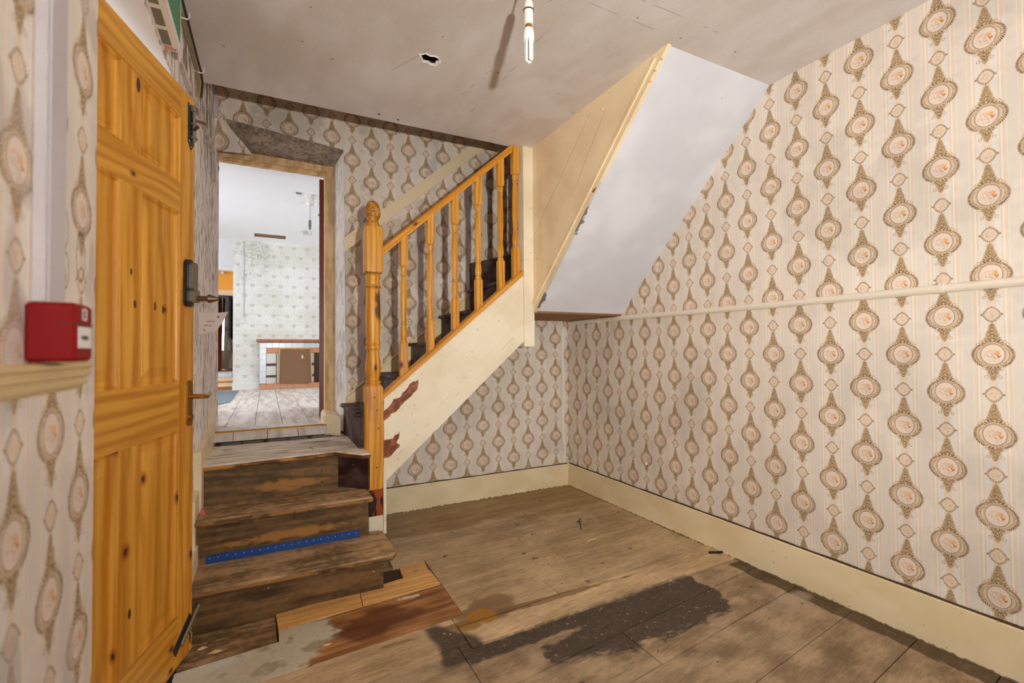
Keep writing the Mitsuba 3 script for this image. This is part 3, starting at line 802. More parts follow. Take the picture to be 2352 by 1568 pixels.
# front boards, slope 0.117
cs = [-0.03, 0.19, 0.41, 0.632, 0.848, 1.078, 1.285, 1.56, 1.83]
light = P((0.66, 1.602), (XR, 1.645), (XR, 1.812), (0.945, 1.752), (0.66, 1.738))
patchzone = P((-0.29, 1.745), (0.38, 1.793), (0.712, 1.818), (0.722, 2.385), (0.56, 2.385), (0.56, 2.55), (-0.29, 2.55))
room = sbox(-0.275, YREAR, XR - 0.001, YB)
for i, (a, b) in enumerate(zip([-2.6, -2.38, -2.16, -1.94, -1.72, -1.5, -1.28, -1.06, -0.84, -0.62, -0.4, -0.25] + cs[:-1], [-2.38, -2.16, -1.94, -1.72, -1.5, -1.28, -1.06, -0.84, -0.62, -0.4, -0.25] + cs)):
    pol = P((-0.4, a - 0.047), (2.3, a + 0.269), (2.3, b + 0.269), (-0.4, b - 0.047))
    pol = pol.intersection(room).difference(light.buffer(0.001)).difference(patchzone.buffer(0.001))
    pol = pol.difference(P((0.66, 1.60), (3, 1.66), (3, 4), (0.66, 4))).difference(P((-0.5, 1.95), (3, 1.95), (3, 4), (-0.5, 4)))
    if i > 8:
        cutx = [0.617 + 0.02, 0.1, 1.5, 0.9, 0.35, 1.2][i % 6] if i != len(cs) + 9 else 0.617
        cut = P((cutx - 0.8, -3), (cutx, -3), (cutx - 0.003 * 0, 4), (cutx - 0.8 - 2, 4), (cutx - 3, -3)) if i in (15, 17, 18) else None
    else:
        cut = None
    pieces = [pol] if cut is None else [pol.intersection(cut), pol.difference(cut)]
    for pc in pieces:
        for g in getattr(pc, 'geoms', [pc]):
            if g.area > 1e-4 and g.geom_type == 'Polygon':
                board(g, z=rng.uniform(-0.002, 0.001), gap=0.0019)
rest = P((-0.4, 1.53), (0.66, 1.66), (0.66, 1.76), (-0.4, 1.74))
board(light, z=0.004, tone=0.95, label='lighter bare floorboard bordering the black stain')
# back boards
ys = [1.745, 1.90, 2.065, 2.245, 2.435, 2.650, 2.875, 3.055, YB + 0.01]
for i, (a, b) in enumerate(zip(ys[:-1], ys[1:])):
    sl = [0.045, 0.03, 0.0, 0.0, 0.012, 0.0, -0.01, 0.0, 0.0]
    pol = P((-0.3, a - 0.7 * sl[i]), (2.3, a + 1.45 * sl[i]), (2.3, b + 1.45 * sl[i + 1]), (-0.3, b - 0.7 * sl[i + 1]))
    pol = pol.intersection(sbox(0.0, 1.5, XR, YB)).difference(patchzone).difference(light.buffer(0.0005))
    if i == 0:
        pol = pol.intersection(sbox(0.66, 1.70, 3, 3))
    cx = rng.uniform(1.1, 1.8)
    for g in ([pol] if i in (1, 2, 4, 6) else [pol.intersection(sbox(-1, 0, cx, 4)), pol.intersection(sbox(cx, 0, 4, 4))]):
        for q in getattr(g, 'geoms', [g]):
            if q.area > 1e-4 and q.geom_type == 'Polygon':
                board(q, z=rng.uniform(-0.0015, 0.0015), tone=rng.uniform(0.42, 0.66))
# patch by the steps
board(P((0.036, 2.172), (0.043, 2.042), (0.36, 2.068), (0.37, 2.20)), z=0.006, mat='mat_patch', uv=(0.2, 0.55), label='pale new wood strip let into the floor by the bottom step')
board(P((0.371, 2.20), (0.361, 2.068), (0.712, 2.096), (0.708, 2.255)), z=0.006, mat='mat_patch', uv=(0.2, 0.75), label='pale yellowish wood strip at the right end of the patch')
board(P((0.577, 2.250), (0.708, 2.257), (0.721, 2.382), (0.588, 2.376)), z=-0.004, mat='mat_patch', uv=(0.2, 0.35), label='short pale wood block beside the dark hole')
board(P((0.0435, 2.039), (0.712, 2.093), (0.712, 1.820), (0.385, 1.792), (-0.27, 1.745), (-0.27, 1.935), (0.043, 1.966)), z=0.004, mat='mat_patch', uv=(0.9, 0.5), label='floor plank daubed with white paint at one end and brown varnish at the other')
board(P((-0.27, 1.94), (0.040, 1.970), (0.034, 2.20), (-0.27, 2.20)), z=-0.010, mat='mat_step', uv=(0.3, 0.3), label='dark brown floorboard at the foot of the bottom step')
board(P((0.474, 2.20), (0.585, 2.245), (0.585, 2.385), (0.474, 2.385)), z=-0.018, th=0.003, mat='mat_plasterdark', uv=(0.3, 0.8), label='dark sunken board under the end of the bottom tread')
board(P((-0.27, 2.2), (0.474, 2.2), (0.474, 2.385), (0.585, 2.385), (0.585, 2.5), (-0.27, 2.5)), z=-0.016, th=0.004, mat='mat_step', uv=(0.3, 0.1))
board(P((0.0, 2.42), (0.56, 2.42), (0.56, 2.56), (0.0, 2.56)), z=-0.012, th=0.006, mat='mat_step', uv=(0.3, 0.4))

# skirting boards
SK = 0.172
struct('baseboard_right', cbox(XR - 0.020, XR + 0.002, YREAR, YB, -0.005, SK, 0.003), 'mat_cream', 'cream painted skirting board along the right wall', 'skirting board')
struct('baseboard_back', cbox(0.47, XR - 0.019, YB - 0.020, YB + 0.002, -0.005, SK - 0.002, 0.003), 'mat_cream', 'cream painted skirting board under the stairs', 'skirting board')
# grime line on top of the skirtings is a bead of old filler
struct('trim_1', cat(tube([(XR - 0.006, y, SK + 0.001 + 0.0015 * math.sin(y * 23)) for y in np.linspace(YREAR, YB - 0.02, 80)], 0.0055, 6)), 'mat_plasterdark', 'grimy line of old filler on top of the right skirting board', 'filler line')
struct('trim_2', cat(tube([(x, YB - 0.006, SK - 0.001 + 0.0015 * math.sin(x * 31)) for x in np.linspace(0.48, XR - 0.02, 60)], 0.0045, 6)), 'mat_plasterdark', 'grimy line of old filler on top of the back skirting board', 'filler line')

# ------------------------------------------------------------------ upper flight enclosure
X1 = 1.473
side = P((1.40, H + 0.02), (2.555, H + 0.02), (2.555, 1.318), (2.535, 1.306), (1.42, H - 0.002))
st_up = thing('upper_stair_enclosure', 'cream and white boxed underside of the upper stair flight', 'stair enclosure', kind='structure')
put('side_panel', yz(side, X1, X1 + 0.018), 'mat_cream', parent=st_up)
tag(st_up + '__side_panel', 'cream boarded side of the upper flight')
bt0, bt1 = np.array([1.487, 2.31]), np.array([2.545, 1.345])
dbt = (bt1 - bt0) / np.linalg.norm(bt1 - bt0)
nbt = np.array([dbt[1], -dbt[0]]) * -1
wbt = 0.017
put('batten', yz(P(tuple(bt0), tuple(bt1), tuple(bt1 + nbt * wbt), tuple(bt0 + nbt * wbt)), X1 - 0.008, X1 + 0.004), 'mat_cream', parent=st_up)
tag(st_up + '__batten', 'raised cream batten along the sloping edge')
sf = P((1.425, H + 0.002), (2.525, 1.303), (2.525, 1.335), (1.45, H + 0.03))
sfm = yz(sf, X1 + 0.001, XR)
put('soffit', sfm, 'mat_soffit', parent=st_up)
tag(st_up + '__soffit', 'white plastered slope under the upper flight')
put('landing_underside', cbox(1.484, XR, 2.515, YB, 1.300, 1.345), 'mat_board', parent=st_up)
tag(st_up + '__landing_underside', 'dark bare edge under the stair landing')
put('post', cbox(1.408, 1.482, 2.548, 2.625, 1.092, H + 0.005, 0.003), 'mat_cream', parent=st_up)
tag(st_up + '__post', 'cream painted square post hanging from the ceiling')
nk = [(1.463, 1.452, 2.292), (1.468, 1.52, 2.23), (1.470, 1.845, 2.255), (1.468, 1.49, 2.262)]
put('nail_stub', cat(*[cyl((1.476, y, z), (1.466, y - 0.004, z + 0.002), 0.006, 8) for _, y, z in nk]), 'mat_cream', parent=st_up)

# ------------------------------------------------------------------ lower steps and landing
st = thing('staircase', 'old wooden staircase with worn lower steps, cream string and orange pine balustrade', 'staircase')
ws = st


def stp(name, mesh, tone, seed=None, label=None):
    s = rng.random() if seed is None else seed
    k = put(name, mesh, 'mat_step', parent=ws, smooth=False, uv=lambda v: np.tile([[tone, s]], (len(v), 1)))
    if label:
        tag(k, label)
    return k


def nosed(poly, z0, z1, r=0.007):
    a = xy(poly.buffer(-0.0001), z0 + r, z1 - r)
    pts = []
    for q, zz in ((poly, z0 + r), (poly, z1 - r), (poly.buffer(-r, join_style=2), z1), (poly.buffer(-r, join_style=2), z0)):
        pts += [(x, y, zz) for x, y in q.exterior.coords]
    return hullpts(pts)


stp('riser', cbox(-0.265, 0.471, 2.182, 2.205, -0.02, 0.148), 0.3)
stp('tread', nosed(P((-0.265, 2.143), (0.500, 2.118), (0.522, 2.155), (0.522, 2.43), (-0.265, 2.43)), 0.146, 0.172), 0.5)
stp('riser', cbox(-0.265, 0.448, 2.406, 2.425, 0.165, 0.338), 0.3)
stp('tread', nosed(P((-0.265, 2.372), (0.462, 2.366), (0.462, 2.62), (-0.265, 2.66)), 0.338, 0.365), 0.5)
r3 = xz(P((-0.265, 0.36), (0.335, 0.36), (0.335, 0.535), (-0.265, 0.535)), 0, 0.02)
o3 = np.array([-0.265, 2.592, 0])
e3 = np.array([0.60, 0.045, 0]) / np.linalg.norm([0.60, 0.045])
stp('riser', tm(np.stack([r3.vertices[:, 0], r3.vertices[:, 1] + 2.592 + (r3.vertices[:, 0] + 0.265) * 0.075, r3.vertices[:, 2]], 1), r3.faces), 0.3)
stp('riser', hullpts([(0.333, 2.640, 0.36), (0.333, 2.640, 0.538), (0.462, 2.50, 0.36), (0.462, 2.50, 0.538), (0.345, 2.66, 0.36), (0.345, 2.66, 0.538), (0.475, 2.52, 0.36), (0.475, 2.52, 0.538)]), 0.05, label='maroon painted riser beside the newel')
# landing boards
stp('landing_board', nosed(P((-0.265, 2.555), (0.318, 2.612), (0.225, 2.715), (-0.265, 2.668)), 0.529, 0.556), 0.9)
stp('landing_board', nosed(P((-0.265, 2.671), (0.222, 2.718), (0.205, 2.795), (-0.265, 2.762)), 0.531, 0.557), 0.9)
stp('landing_board', nosed(P((-0.265, 2.765), (0.205, 2.798), (0.36, 2.915), (-0.265, 2.875)), 0.531, 0.558), 0.9)
stp('landing_board', nosed(P((-0.265, 2.878), (0.36, 2.918), (0.39, 3.06), (-0.265, 3.045)), 0.531, 0.559), 0.9)
stp('landing_board', nosed(P((0.322, 2.612), (0.425, 2.46), (0.47, 2.46), (0.47, 3.06), (0.393, 3.06), (0.364, 2.915), (0.212, 2.796), (0.228, 2.716)), 0.531, 0.5575), 0.9, label='slanting grey landing board next to the newel')
put('landing_fill', cbox(-0.265, 0.46, 2.67, 3.16, 0.36, 0.525), 'mat_plasterdark', parent=ws)
# threshold: tile edging, brass bar
th = thing('door_sill', 'tiled sill with brass strip at the far doorway', 'door sill')
for a, b in ((-0.27, -0.165), (-0.162, 0.005), (0.008, 0.165), (0.168, 0.325)):
    put('tile', hullpts([(a, 3.068, 0.575), (b, 3.068, 0.575), (a, 3.062, 0.598), (b, 3.062, 0.598), (a, 3.125, 0.618), (b, 3.125, 0.618), (a, 3.125, 0.575), (b, 3.125, 0.575)]), 'mat_nextfloor', parent=th, uv=lambda v: np.tile([[rng.uniform(0.3, 0.6), 0]], (len(v), 1)))
put('brass_strip', cbox(-0.29, 0.33, 3.122, 3.160, 0.610, 0.625, 0.003), 'mat_brass', parent=th)
put('sill_board', cbox(-0.29, 0.345, 3.160, 3.29, 0.58, 0.622, 0.002), 'mat_nextfloor', parent=th, uv=lambda v: np.tile([[0.6, 0]], (len(v), 1)))
bs = tag(put('step_tape', cat(cbox(-0.226, 0.405, 2.4015, 2.4055, 0.176, 0.206), cbox(-0.226, 0.405, 2.398, 2.4018, 0.1725, 0.177)), 'mat_blue'), 'blue tape strip along the foot of the second riser', 'tape')
marks = []
for i in range(20):
    x = -0.212 + i * 0.0315
    marks += [hullpts([(x - 0.004, 2.4006, 0.196), (x - 0.0022, 2.4006, 0.196), (x + 0.0009, 2.4006, 0.190), (x - 0.0009, 2.4006, 0.190), (x - 0.004, 2.4014, 0.196), (x - 0.0022, 2.4014, 0.196), (x + 0.0009, 2.4014, 0.190), (x - 0.0009, 2.4014, 0.190)])]
    marks += [hullpts([(x + 0.004, 2.4006, 0.196), (x + 0.0022, 2.4006, 0.196), (x - 0.0009, 2.4006, 0.190), (x + 0.0009, 2.4006, 0.190), (x + 0.004, 2.4014, 0.196), (x + 0.0022, 2.4014, 0.196), (x - 0.0009, 2.4014, 0.190), (x + 0.0009, 2.4014, 0.190)])]
put('printed_marks', cat(*marks), 'mat_lightmark', parent=bs)
tag(bs + '__printed_marks', 'row of small pale v marks on the tape')

# stepped skirting on the left wall beside the steps
sk = [(P((2.04, -0.02), (2.24, -0.02), (2.30, 0.03), (2.24, 0.17), (2.04, 0.19)), 0.010),
      (P((2.20, -0.01), (2.28, -0.01), (2.48, 0.17), (2.45, 0.265), (2.38, 0.25), (2.20, 0.235)), 0.020),
      (P((2.372, 0.17), (2.46, 0.17), (2.68, 0.36), (2.66, 0.478), (2.52, 0.468), (2.372, 0.447)), 0.012),
      (P((2.505, 0.33), (2.62, 0.33), (2.80, 0.55), (3.165, 0.55), (3.165, 0.80), (3.02, 0.725), (2.93, 0.662), (2.70, 0.645), (2.505, 0.628)), 0.020)]
sks = thing('baseboard_left', 'stepped cream skirting climbing beside the wooden steps', 'skirting board', kind='structure')
for q, t_ in sk:
    put('board', yz(q, XL - 0.03, XL - 0.004 + t_), 'mat_cream', parent=sks)

# ------------------------------------------------------------------ staircase (lower flight)
G, R = 0.2147, 0.190
yf, yb = 2.618, YB - 0.002
dk = lambda v: np.tile([[0.3, 0.2]], (len(v), 1))
mr = lambda v: np.tile([[0.05, 0.7]], (len(v), 1))
for k in range(5):
    x = 0.435 + G * k
    z = LAND + R * (k + 1)
    k1 = put('riser', cbox(x, x + 0.018, yf, yb, z - R - 0.005, z - 0.024), 'mat_step', parent=st, uv=mr)
    x_end = x + G + 0.02 if k < 4 else 1.46
    put('tread', cbox(x - 0.020, x_end, yf, yb, z - 0.024, z, 0.006), 'mat_step', parent=st, uv=mr)
# winder risers at the head
put('winder_riser', hullpts([(1.30, 3.16, 1.505), (1.30, 3.16, 1.70), (1.455, 2.63, 1.505), (1.455, 2.63, 1.70), (1.32, 3.16, 1.505), (1.32, 3.16, 1.70), (1.47, 2.63, 1.505), (1.47, 2.63, 1.70)]), 'mat_step', parent=st, uv=mr)
# outer string: board with moulded upper edge
sl = 0.893
x0, x1 = 0.556, 1.410
stz = lambda x: 0.815 + 0.842 * (x - 0.556)
sbz = lambda x: 0.372 + 0.905 * (x - 0.556)
ostr = P((x0, sbz(x0)), (x1 + 0.0, sbz(x1) - 0.02), (x1, stz(x1)), (x0, stz(x0)))
put('outer_string', xz(ostr, 2.562, 2.602), 'mat_cream', parent=st)
tag(st + '__outer_string', 'cream painted outer string with paint chipped to brown')
for (o0, o1, t) in ((-0.008, -0.030, 0.008), (-0.075, -0.083, 0.004)):
    put('string_moulding', xz(P((x0, stz(x0) + o1), (x1, stz(x1) + o1), (x1, stz(x1) + o0), (x0, stz(x0) + o0)), 2.562 - t, 2.564), 'mat_cream', parent=st)
put('string_moulding', xz(P((x0, sbz(x0) + 0.118), (x1, sbz(x1) + 0.118), (x1, sbz(x1) + 0.124), (x0, sbz(x0) + 0.124)), 2.5595, 2.564), 'mat_cream', parent=st)
# flap of peeling paint: a slightly proud plate with an edge
put('paint_flap', xz(P((0.557, 0.515), (0.75, 0.70), (0.748, 0.822), (0.738, 0.828), (0.557, 0.645)), 2.5565, 2.5625), 'mat_cream', parent=st)
# wall string
wsz = lambda x: 0.765 + 0.8 * (x - 0.45)
put('wall_string', xz(P((0.455, 0.56), (1.46, 1.30), (2.13, 1.40), (2.13, 1.70), (1.46, wsz(1.46) + 0.035), (0.455, wsz(0.455) + 0.02)), YB - 0.018, YB - 0.001), 'mat_cream', parent=st)
tag(st + '__wall_string', 'cream wall string along the papered wall')
put('wall_string_bead', tube([(x, YB - 0.019, wsz(x) + 0.022 + 0.015 * (x - 0.455)) for x in np.linspace(0.455, 1.46, 12)], 0.008, 8), 'mat_cream', parent=st)
# carriage under the flight hides the sky between string and treads
put('flight_underside', xz(P((0.60, 0.50), (1.41, 1.235), (1.41, 1.25), (0.60, 0.515)), 2.60, YB - 0.002), 'mat_plasterdark', parent=st)
# newel stub: old painted foot
stub = cbox(0.475, 0.556, 2.535, 2.612, 0.168, 0.46, 0.002)
put('newel_foot', cbox(0.477, 0.548, 2.552, 2.615, 0.205, 0.46, 0.002), 'mat_step', parent=st, uv=lambda v: np.tile([[0.18, 0.3]], (len(v), 1)))
tag(st + '__newel_foot', 'old newel foot stripped to red brown')
put('newel_foot_base', cbox(0.475, 0.549, 2.549, 2.617, 0.100, 0.207, 0.002), 'mat_cream', parent=st)
tag(st + '__newel_foot_base', 'cream painted bottom of the newel foot')
put('newel_fillet', cbox(0.552, 0.568, 2.556, 2.60, 0.105, 0.46, 0.002), 'mat_cream', parent=st)
put('newel_backing', cbox(0.467, 0.556, 2.56, 2.63, 0.02, 0.46), 'mat_plasterdark', parent=st)
put('side_lining', cbox(0.445, 0.556, 2.61, 2.63, 0.15, 0.80), 'mat_step', parent=st, uv=mr)

# ------------------------------------------------------------------ balustrade
bal = st


def square(cx, cy, h, z0, z1, ch, top=True, bottom=False, chz=None):
    chz = ch * 1.5 if chz is None else chz
    pts = []
    def ring(hh, z, c):
        out = []
        for sx in (-1, 1):
            for sy in (-1, 1):
                out += [(cx + sx * (hh - c), cy + sy * hh, z), (cx + sx * hh, cy + sy * (hh - c), z)]
        return out
    pts += ring(h, z0 + (chz if bottom else 0), ch) + ring(h, z1 - (chz if top else 0), ch)
    if bottom:
        pts += ring(h - ch * 1.6, z0, ch * 0.5)
    if top:
        pts += ring(h - ch * 1.6, z1, ch * 0.5)
    return hullpts(pts)


NX, NY = 0.506, 2.594
nw = [square(NX, NY, 0.046, 0.335, 0.895, 0.007, True, True, 0.016), square(NX, NY, 0.046, 1.480, 1.742, 0.007, True, True, 0.016)]
prof = [(.030, .875), (.037, .897), (.040, .903), (.040, .912), (.033, .918), (.033, .926), (.038, .945), (.0415, .975), (.040, 1.01), (.034, 1.05), (.031, 1.075), (.038, 1.083), (.040, 1.09), (.038, 1.098), (.034, 1.103), (.038, 1.110), (.040, 1.117), (.037, 1.125), (.035, 1.14), (.0385, 1.17), (.040, 1.22), (.039, 1.30), (.036, 1.37), (.0345, 1.40), (.034, 1.404), (.040, 1.408), (.0415, 1.415), (.040, 1.422), (.034, 1.427), (.033, 1.437), (.036, 1.452), (.040, 1.46), (.040, 1.470), (.036, 1.478), (.030, 1.490)]
fin = [(.034, 1.735), (.038, 1.742), (.039, 1.750), (.034, 1.758), (.031, 1.764), (.028, 1.772), (.0285, 1.778), (.036, 1.790), (.041, 1.805), (.0405, 1.816), (.036, 1.820), (.038, 1.826), (.0375, 1.840), (.033, 1.855), (.026, 1.868), (.015, 1.877), (.003, 1.880)]
nk_ = put('newel_post', cat(*nw, lathe(prof, NX, NY, 36), lathe(fin, NX, NY, 36)), 'mat_pine', smooth=35, grain=(0, 0, 1), seed=0.37, parent=bal)
tag(nk_, 'pine newel post with scorched shaft')
pin = cat(*[cyl((x, NY - 0.0455, z), (x, NY - 0.047, z), 0.0042, 10) for x, z in ((0.517, 0.76), (0.524, 0.665), (0.516, 0.46), (0.505, 0.83))])
put('wooden_plug', pin, 'mat_oldbrown', parent=nk_)
# hand rail and base rail (sloping)
hz = lambda x: 1.582 + 0.897 * (x - 0.549)
bz = lambda x: 0.812 + 0.842 * (x - 0.552)
y0h, y1h = 2.566, 2.622


def sloped(zf, xa, xb, t0, t1, ya, yb_, ch=0.005):
    pts = []
    for x in (xa, xb):
        for y, s in ((ya, 1), (yb_, -1)):
            pts += [(x, y + s * ch, zf(x) + t0), (x, y, zf(x) + t0 + ch), (x, y, zf(x) + t1 - ch), (x, y + s * ch, zf(x) + t1)]
    return hullpts(pts)


gh = (1, 0, 0.897)
put('handrail', cat(sloped(hz, 0.54, 1.345, 0.012, 0.052, y0h, y1h, 0.010), sloped(hz, 0.54, 1.345, 0.0, 0.014, y0h + 0.008, y1h - 0.008, 0.002)), 'mat_pine', grain=gh, seed=1.21, parent=bal)
put('base_rail', cat(sloped(bz, 0.550, 1.420, 0.0, 0.036, 2.552, 2.622, 0.006)), 'mat_pine', grain=(1, 0, 0.842), seed=2.43, parent=bal)
BX = [0.672, 0.824, 0.973, 1.122, 1.270, 1.372]
for i, x in enumerate(BX):
    by = 2.594
    zb, zt = bz(x) + 0.02, hz(x) + 0.012
    zb, zt = (zb, zt) if i < 5 else (zb, min(zt, H - 0.002))
    L = zt - zb
    bb = zb + 0.165 + 0.02
    tt = zt - 0.165
    h = 0.0205
    ms = [square(x, by, h, zb - 0.02, bb, 0.003, True, False, 0.008), square(x, by, h, tt, zt + 0.015, 0.003, False, True, 0.008)]
    M = tt - bb
    pr = [(.012, -0.01), (.0185, .004), (.0185, .012), (.0145, .016), (.0145, .020), (.018, .03), (.0195, .05), (.017, .08), (.0135, .098), (.017, .102), (.0175, .108), (.013, .113), (.0155, .135), (.0185, .20), (.0185, .26), (.016, M - .075), (.0125, M - .055), (.017, M - .051), (.0175, M - .044), (.0135, M - .040), (.017, M - .028), (.0185, M - .016), (.0185, M - .008), (.014, M - .003), (.012, M + .01)]
    ms.append(lathe([(r * 1.02, bb + z) for r, z in pr], x, by, 22))
    k = put('baluster', cat(*ms), 'mat_pine', smooth=35, grain=(0, 0, 1), seed=0.71 + 0.83 * i, parent=bal)
    if i == 5:
        tag(k, 'last baluster against the cream post')
# moulded rail fixed to the far wall
wh = lambda x: 1.754 + 0.868 * (x - 0.442)
wr = thing('wall_rail', 'pale moulded rail fixed sloping to the papered wall behind the stairs', 'handrail')
put('rail', xz(P((0.44, wh(0.44) - 0.047), (1.45, wh(1.45) - 0.047), (1.45, wh(1.45) + 0.047), (0.44, wh(0.44) + 0.047)), YB - 0.014, YB - 0.0005), 'mat_railpaint', parent=wr)
for o, t in ((0.030, 0.008), (-0.006, 0.006), (-0.034, 0.008)):
    put('bead', xz(P((0.44, wh(0.44) + o - 0.009), (1.45, wh(1.45) + o - 0.009), (1.45, wh(1.45) + o + 0.009), (0.44, wh(0.44) + o + 0.009)), YB - 0.014 - t, YB - 0.013), 'mat_railpaint', parent=wr)

# ------------------------------------------------------------------ pine door (ajar in the left wall)
lat = np.array([-0.235, 2.056])
dd = np.array([0.27, 0.963])
dd /= np.linalg.norm(dd)
nn = np.array([dd[1], -dd[0]])
DO, DX, DY = (lat[0], lat[1], 0), (-dd[0], -dd[1], 0), (nn[0], nn[1], 0)
door = thing('door_1', 'orange varnished pine six panel door standing ajar on the left', 'door', kind='structure')


def dmap(m):
    return frame_map(m, DO, DX, DY)


dz0, dz1, DT = 0.012, 1.987, 0.040


def dput(name, m, horiz, seed, label=None, smooth=False, parent=door):
    k = put(name, dmap(m), 'mat_pine', parent=parent, grain=(dd[0], dd[1], 0) if horiz else (0, 0, 1), seed=seed, smooth=smooth)
    if label:
        tag(k, label)
    return k


zr = [(dz0, 0.190), (0.805, 0.972), (1.548, 1.653), (1.878, dz1)]
zo = [(0.190, 0.805), (0.972, 1.548), (1.653, 1.878)]
so = [(0.105, 0.335), (0.438, 0.660)]
dput('stile', cbox(0, 0.105, -DT, 0, dz0, dz1, 0.0015), False, 3.1)
dput('stile', cbox(0.660, 0.762, -DT, 0, dz0, dz1, 0.0015), False, 4.3)
for i, (a, b) in enumerate(zr):
    dput('rail', cbox(0.105, 0.660, -DT, 0, a, b, 0.001), True, 5.2 + i * 1.3)
for i, (a, b) in enumerate(zo):
    dput('muntin', cbox(0.335, 0.438, -DT, 0, a, b, 0.001), False, 6.7 + i * 0.9)


def loft(s0, s1, z0, z1, prof_):
    v, f = [], []
    for ins, dep in prof_:
        v += [(s0 + ins, dep, z0 + ins), (s1 - ins, dep, z0 + ins), (s1 - ins, dep, z1 - ins), (s0 + ins, dep, z1 - ins)]
    m = len(prof_)
    for i in range(m - 1):
        for j in range(4):
            k = (j + 1) % 4
            f += [(4 * i + j, 4 * (i + 1) + k, 4 * i + k), (4 * i + j, 4 * (i + 1) + j, 4 * (i + 1) + k)]
    q = 4 * (m - 1)
    f += [(q, q + 2, q + 1), (q, q + 3, q + 2)]
    f += [(0, 1, 2), (0, 2, 3)]
    mm = tm(v, f)
    if mm.volume < 0:
        mm.invert()
    return mm


for i, (z0, z1) in enumerate(zo):
    for j, (s0, s1) in enumerate(so):
        ring = [(0, -0.030), (0, -0.001), (0.003, -0.0035), (0.006, -0.0045), (0.008, -0.0095), (0.012, -0.0135), (0.016, -0.0145), (0.0161, -0.030)]
        rm_ = loft(s0, s1, z0, z1, ring[1:-1])
        # moulding frame: only the sloped ring
        vs = np.array([(s0 + ins, dep, z0 + ins) for ins, dep in ring])
        k = dput('panel', loft(s0, s1, z0, z1, [(0, -0.032), (0, -0.001), (0.003, -0.0035), (0.006, -0.0045), (0.008, -0.0095), (0.012, -0.0140), (0.017, -0.0145), (0.026, -0.0145), (0.027, -0.0125), (0.050, -0.0055), (0.052, -0.0048)]), False, 8.0 + i * 2.1 + j * 1.1)
# named knots: dark oval knots proud by nothing, cut as shallow plugs
for (s_, z_, a_, b_) in ((0.362, 1.849, 0.010, 0.022), (0.330 + 0.04, 1.21, 0.007, 0.012), (0.253, 1.215, 0.006, 0.014), (0.205, 1.208, 0.005, 0.013), (0.385, 0.34, 0.008, 0.014), (0.39, 1.30, 0.005, 0.010)):
    on_panel = so[0][0] + 0.052 < s_ < so[0][1] - 0.052
    base = -0.0046 if on_panel else 0.0002
    n_ = 14
    pts = [(s_ + a_ * math.cos(t * 2 * math.pi / n_), base, z_ + b_ * math.sin(t * 2 * math.pi / n_)) for t in range(n_)]
    pts += [(x, base - 0.002, z) for x, _, z in pts]
    put('knot', dmap(hullpts(pts)), 'mat_oldbrown', parent=door)
# digital lock with dark plate and lever knob
lk = thing('door_1__combination_lock', None, None)
tag('door_1__combination_lock', 'black and grey combination lock with pointed turn knob')


def capsule(s0, s1, z0, z1, y0, y1, r, n=8):
    pol = sbox(s0 + r, z0 + r, s1 - r, z1 - r).buffer(r, quad_segs=n)
    return extrude(pol, y1 - y0, ((0, y0, 0), (1, 0, 0), (0, 0, 1), (0, 1, 0)))


put('backplate', dmap(capsule(0.026, 0.082, 1.232, 1.398, 0.0, 0.012, 0.022)), 'mat_black', parent=lk)
put('keypad_body', dmap(cat(capsule(0.030, 0.066, 1.290, 1.388, 0.011, 0.026, 0.012), capsule(0.030, 0.066, 1.246, 1.292, 0.011, 0.032, 0.008))), 'mat_steel', parent=lk)
kn0 = np.array([0.044, 0.028, 1.262])
put('turn_knob', dmap(cat(tube([kn0, kn0 + [0.0, 0.030, 0], kn0 + [0, 0.036, 0], kn0 + [0, 0.038, 0]], [0.010, 0.010, 0.012, 0.015], 16), tube([kn0 + [0, 0.037, 0], kn0 + [0, 0.042, 0], kn0 + [-0.002, 0.062, 0], kn0 + [-0.003, 0.068, 0]], [0.0155, 0.0150, 0.008, 0.005], 16))), 'mat_bronze', smooth=40, parent=lk)
hd = thing('door_1__lever_handle', None, None)
tag('door_1__lever_handle', 'brass lever handle on long rounded plate')
put('plate', dmap(capsule(0.018, 0.056, 0.812, 0.972, 0.0, 0.006, 0.018)), 'mat_brass', parent=hd)
h0 = np.array([0.037, 0.004, 0.915])
put('lever', dmap(cat(tube([h0, h0 + [0, 0.040, 0]], 0.0085, 14), tube([h0 + [0.008, 0.040, 0.0], h0 + [-0.006, 0.041, 0.0], h0 + [-0.04, 0.040, -0.004], h0 + [-0.07, 0.036, 0.001], h0 + [-0.095, 0.030, 0.004]], [0.008, 0.0095, 0.008, 0.007, 0.0055], 14))), 'mat_brass', smooth=40, parent=hd)
put('keyhole_cover', dmap(cyl((0.037, 0.005, 0.842), (0.037, 0.012, 0.842), 0.012, 16)), 'mat_brass', parent=hd)
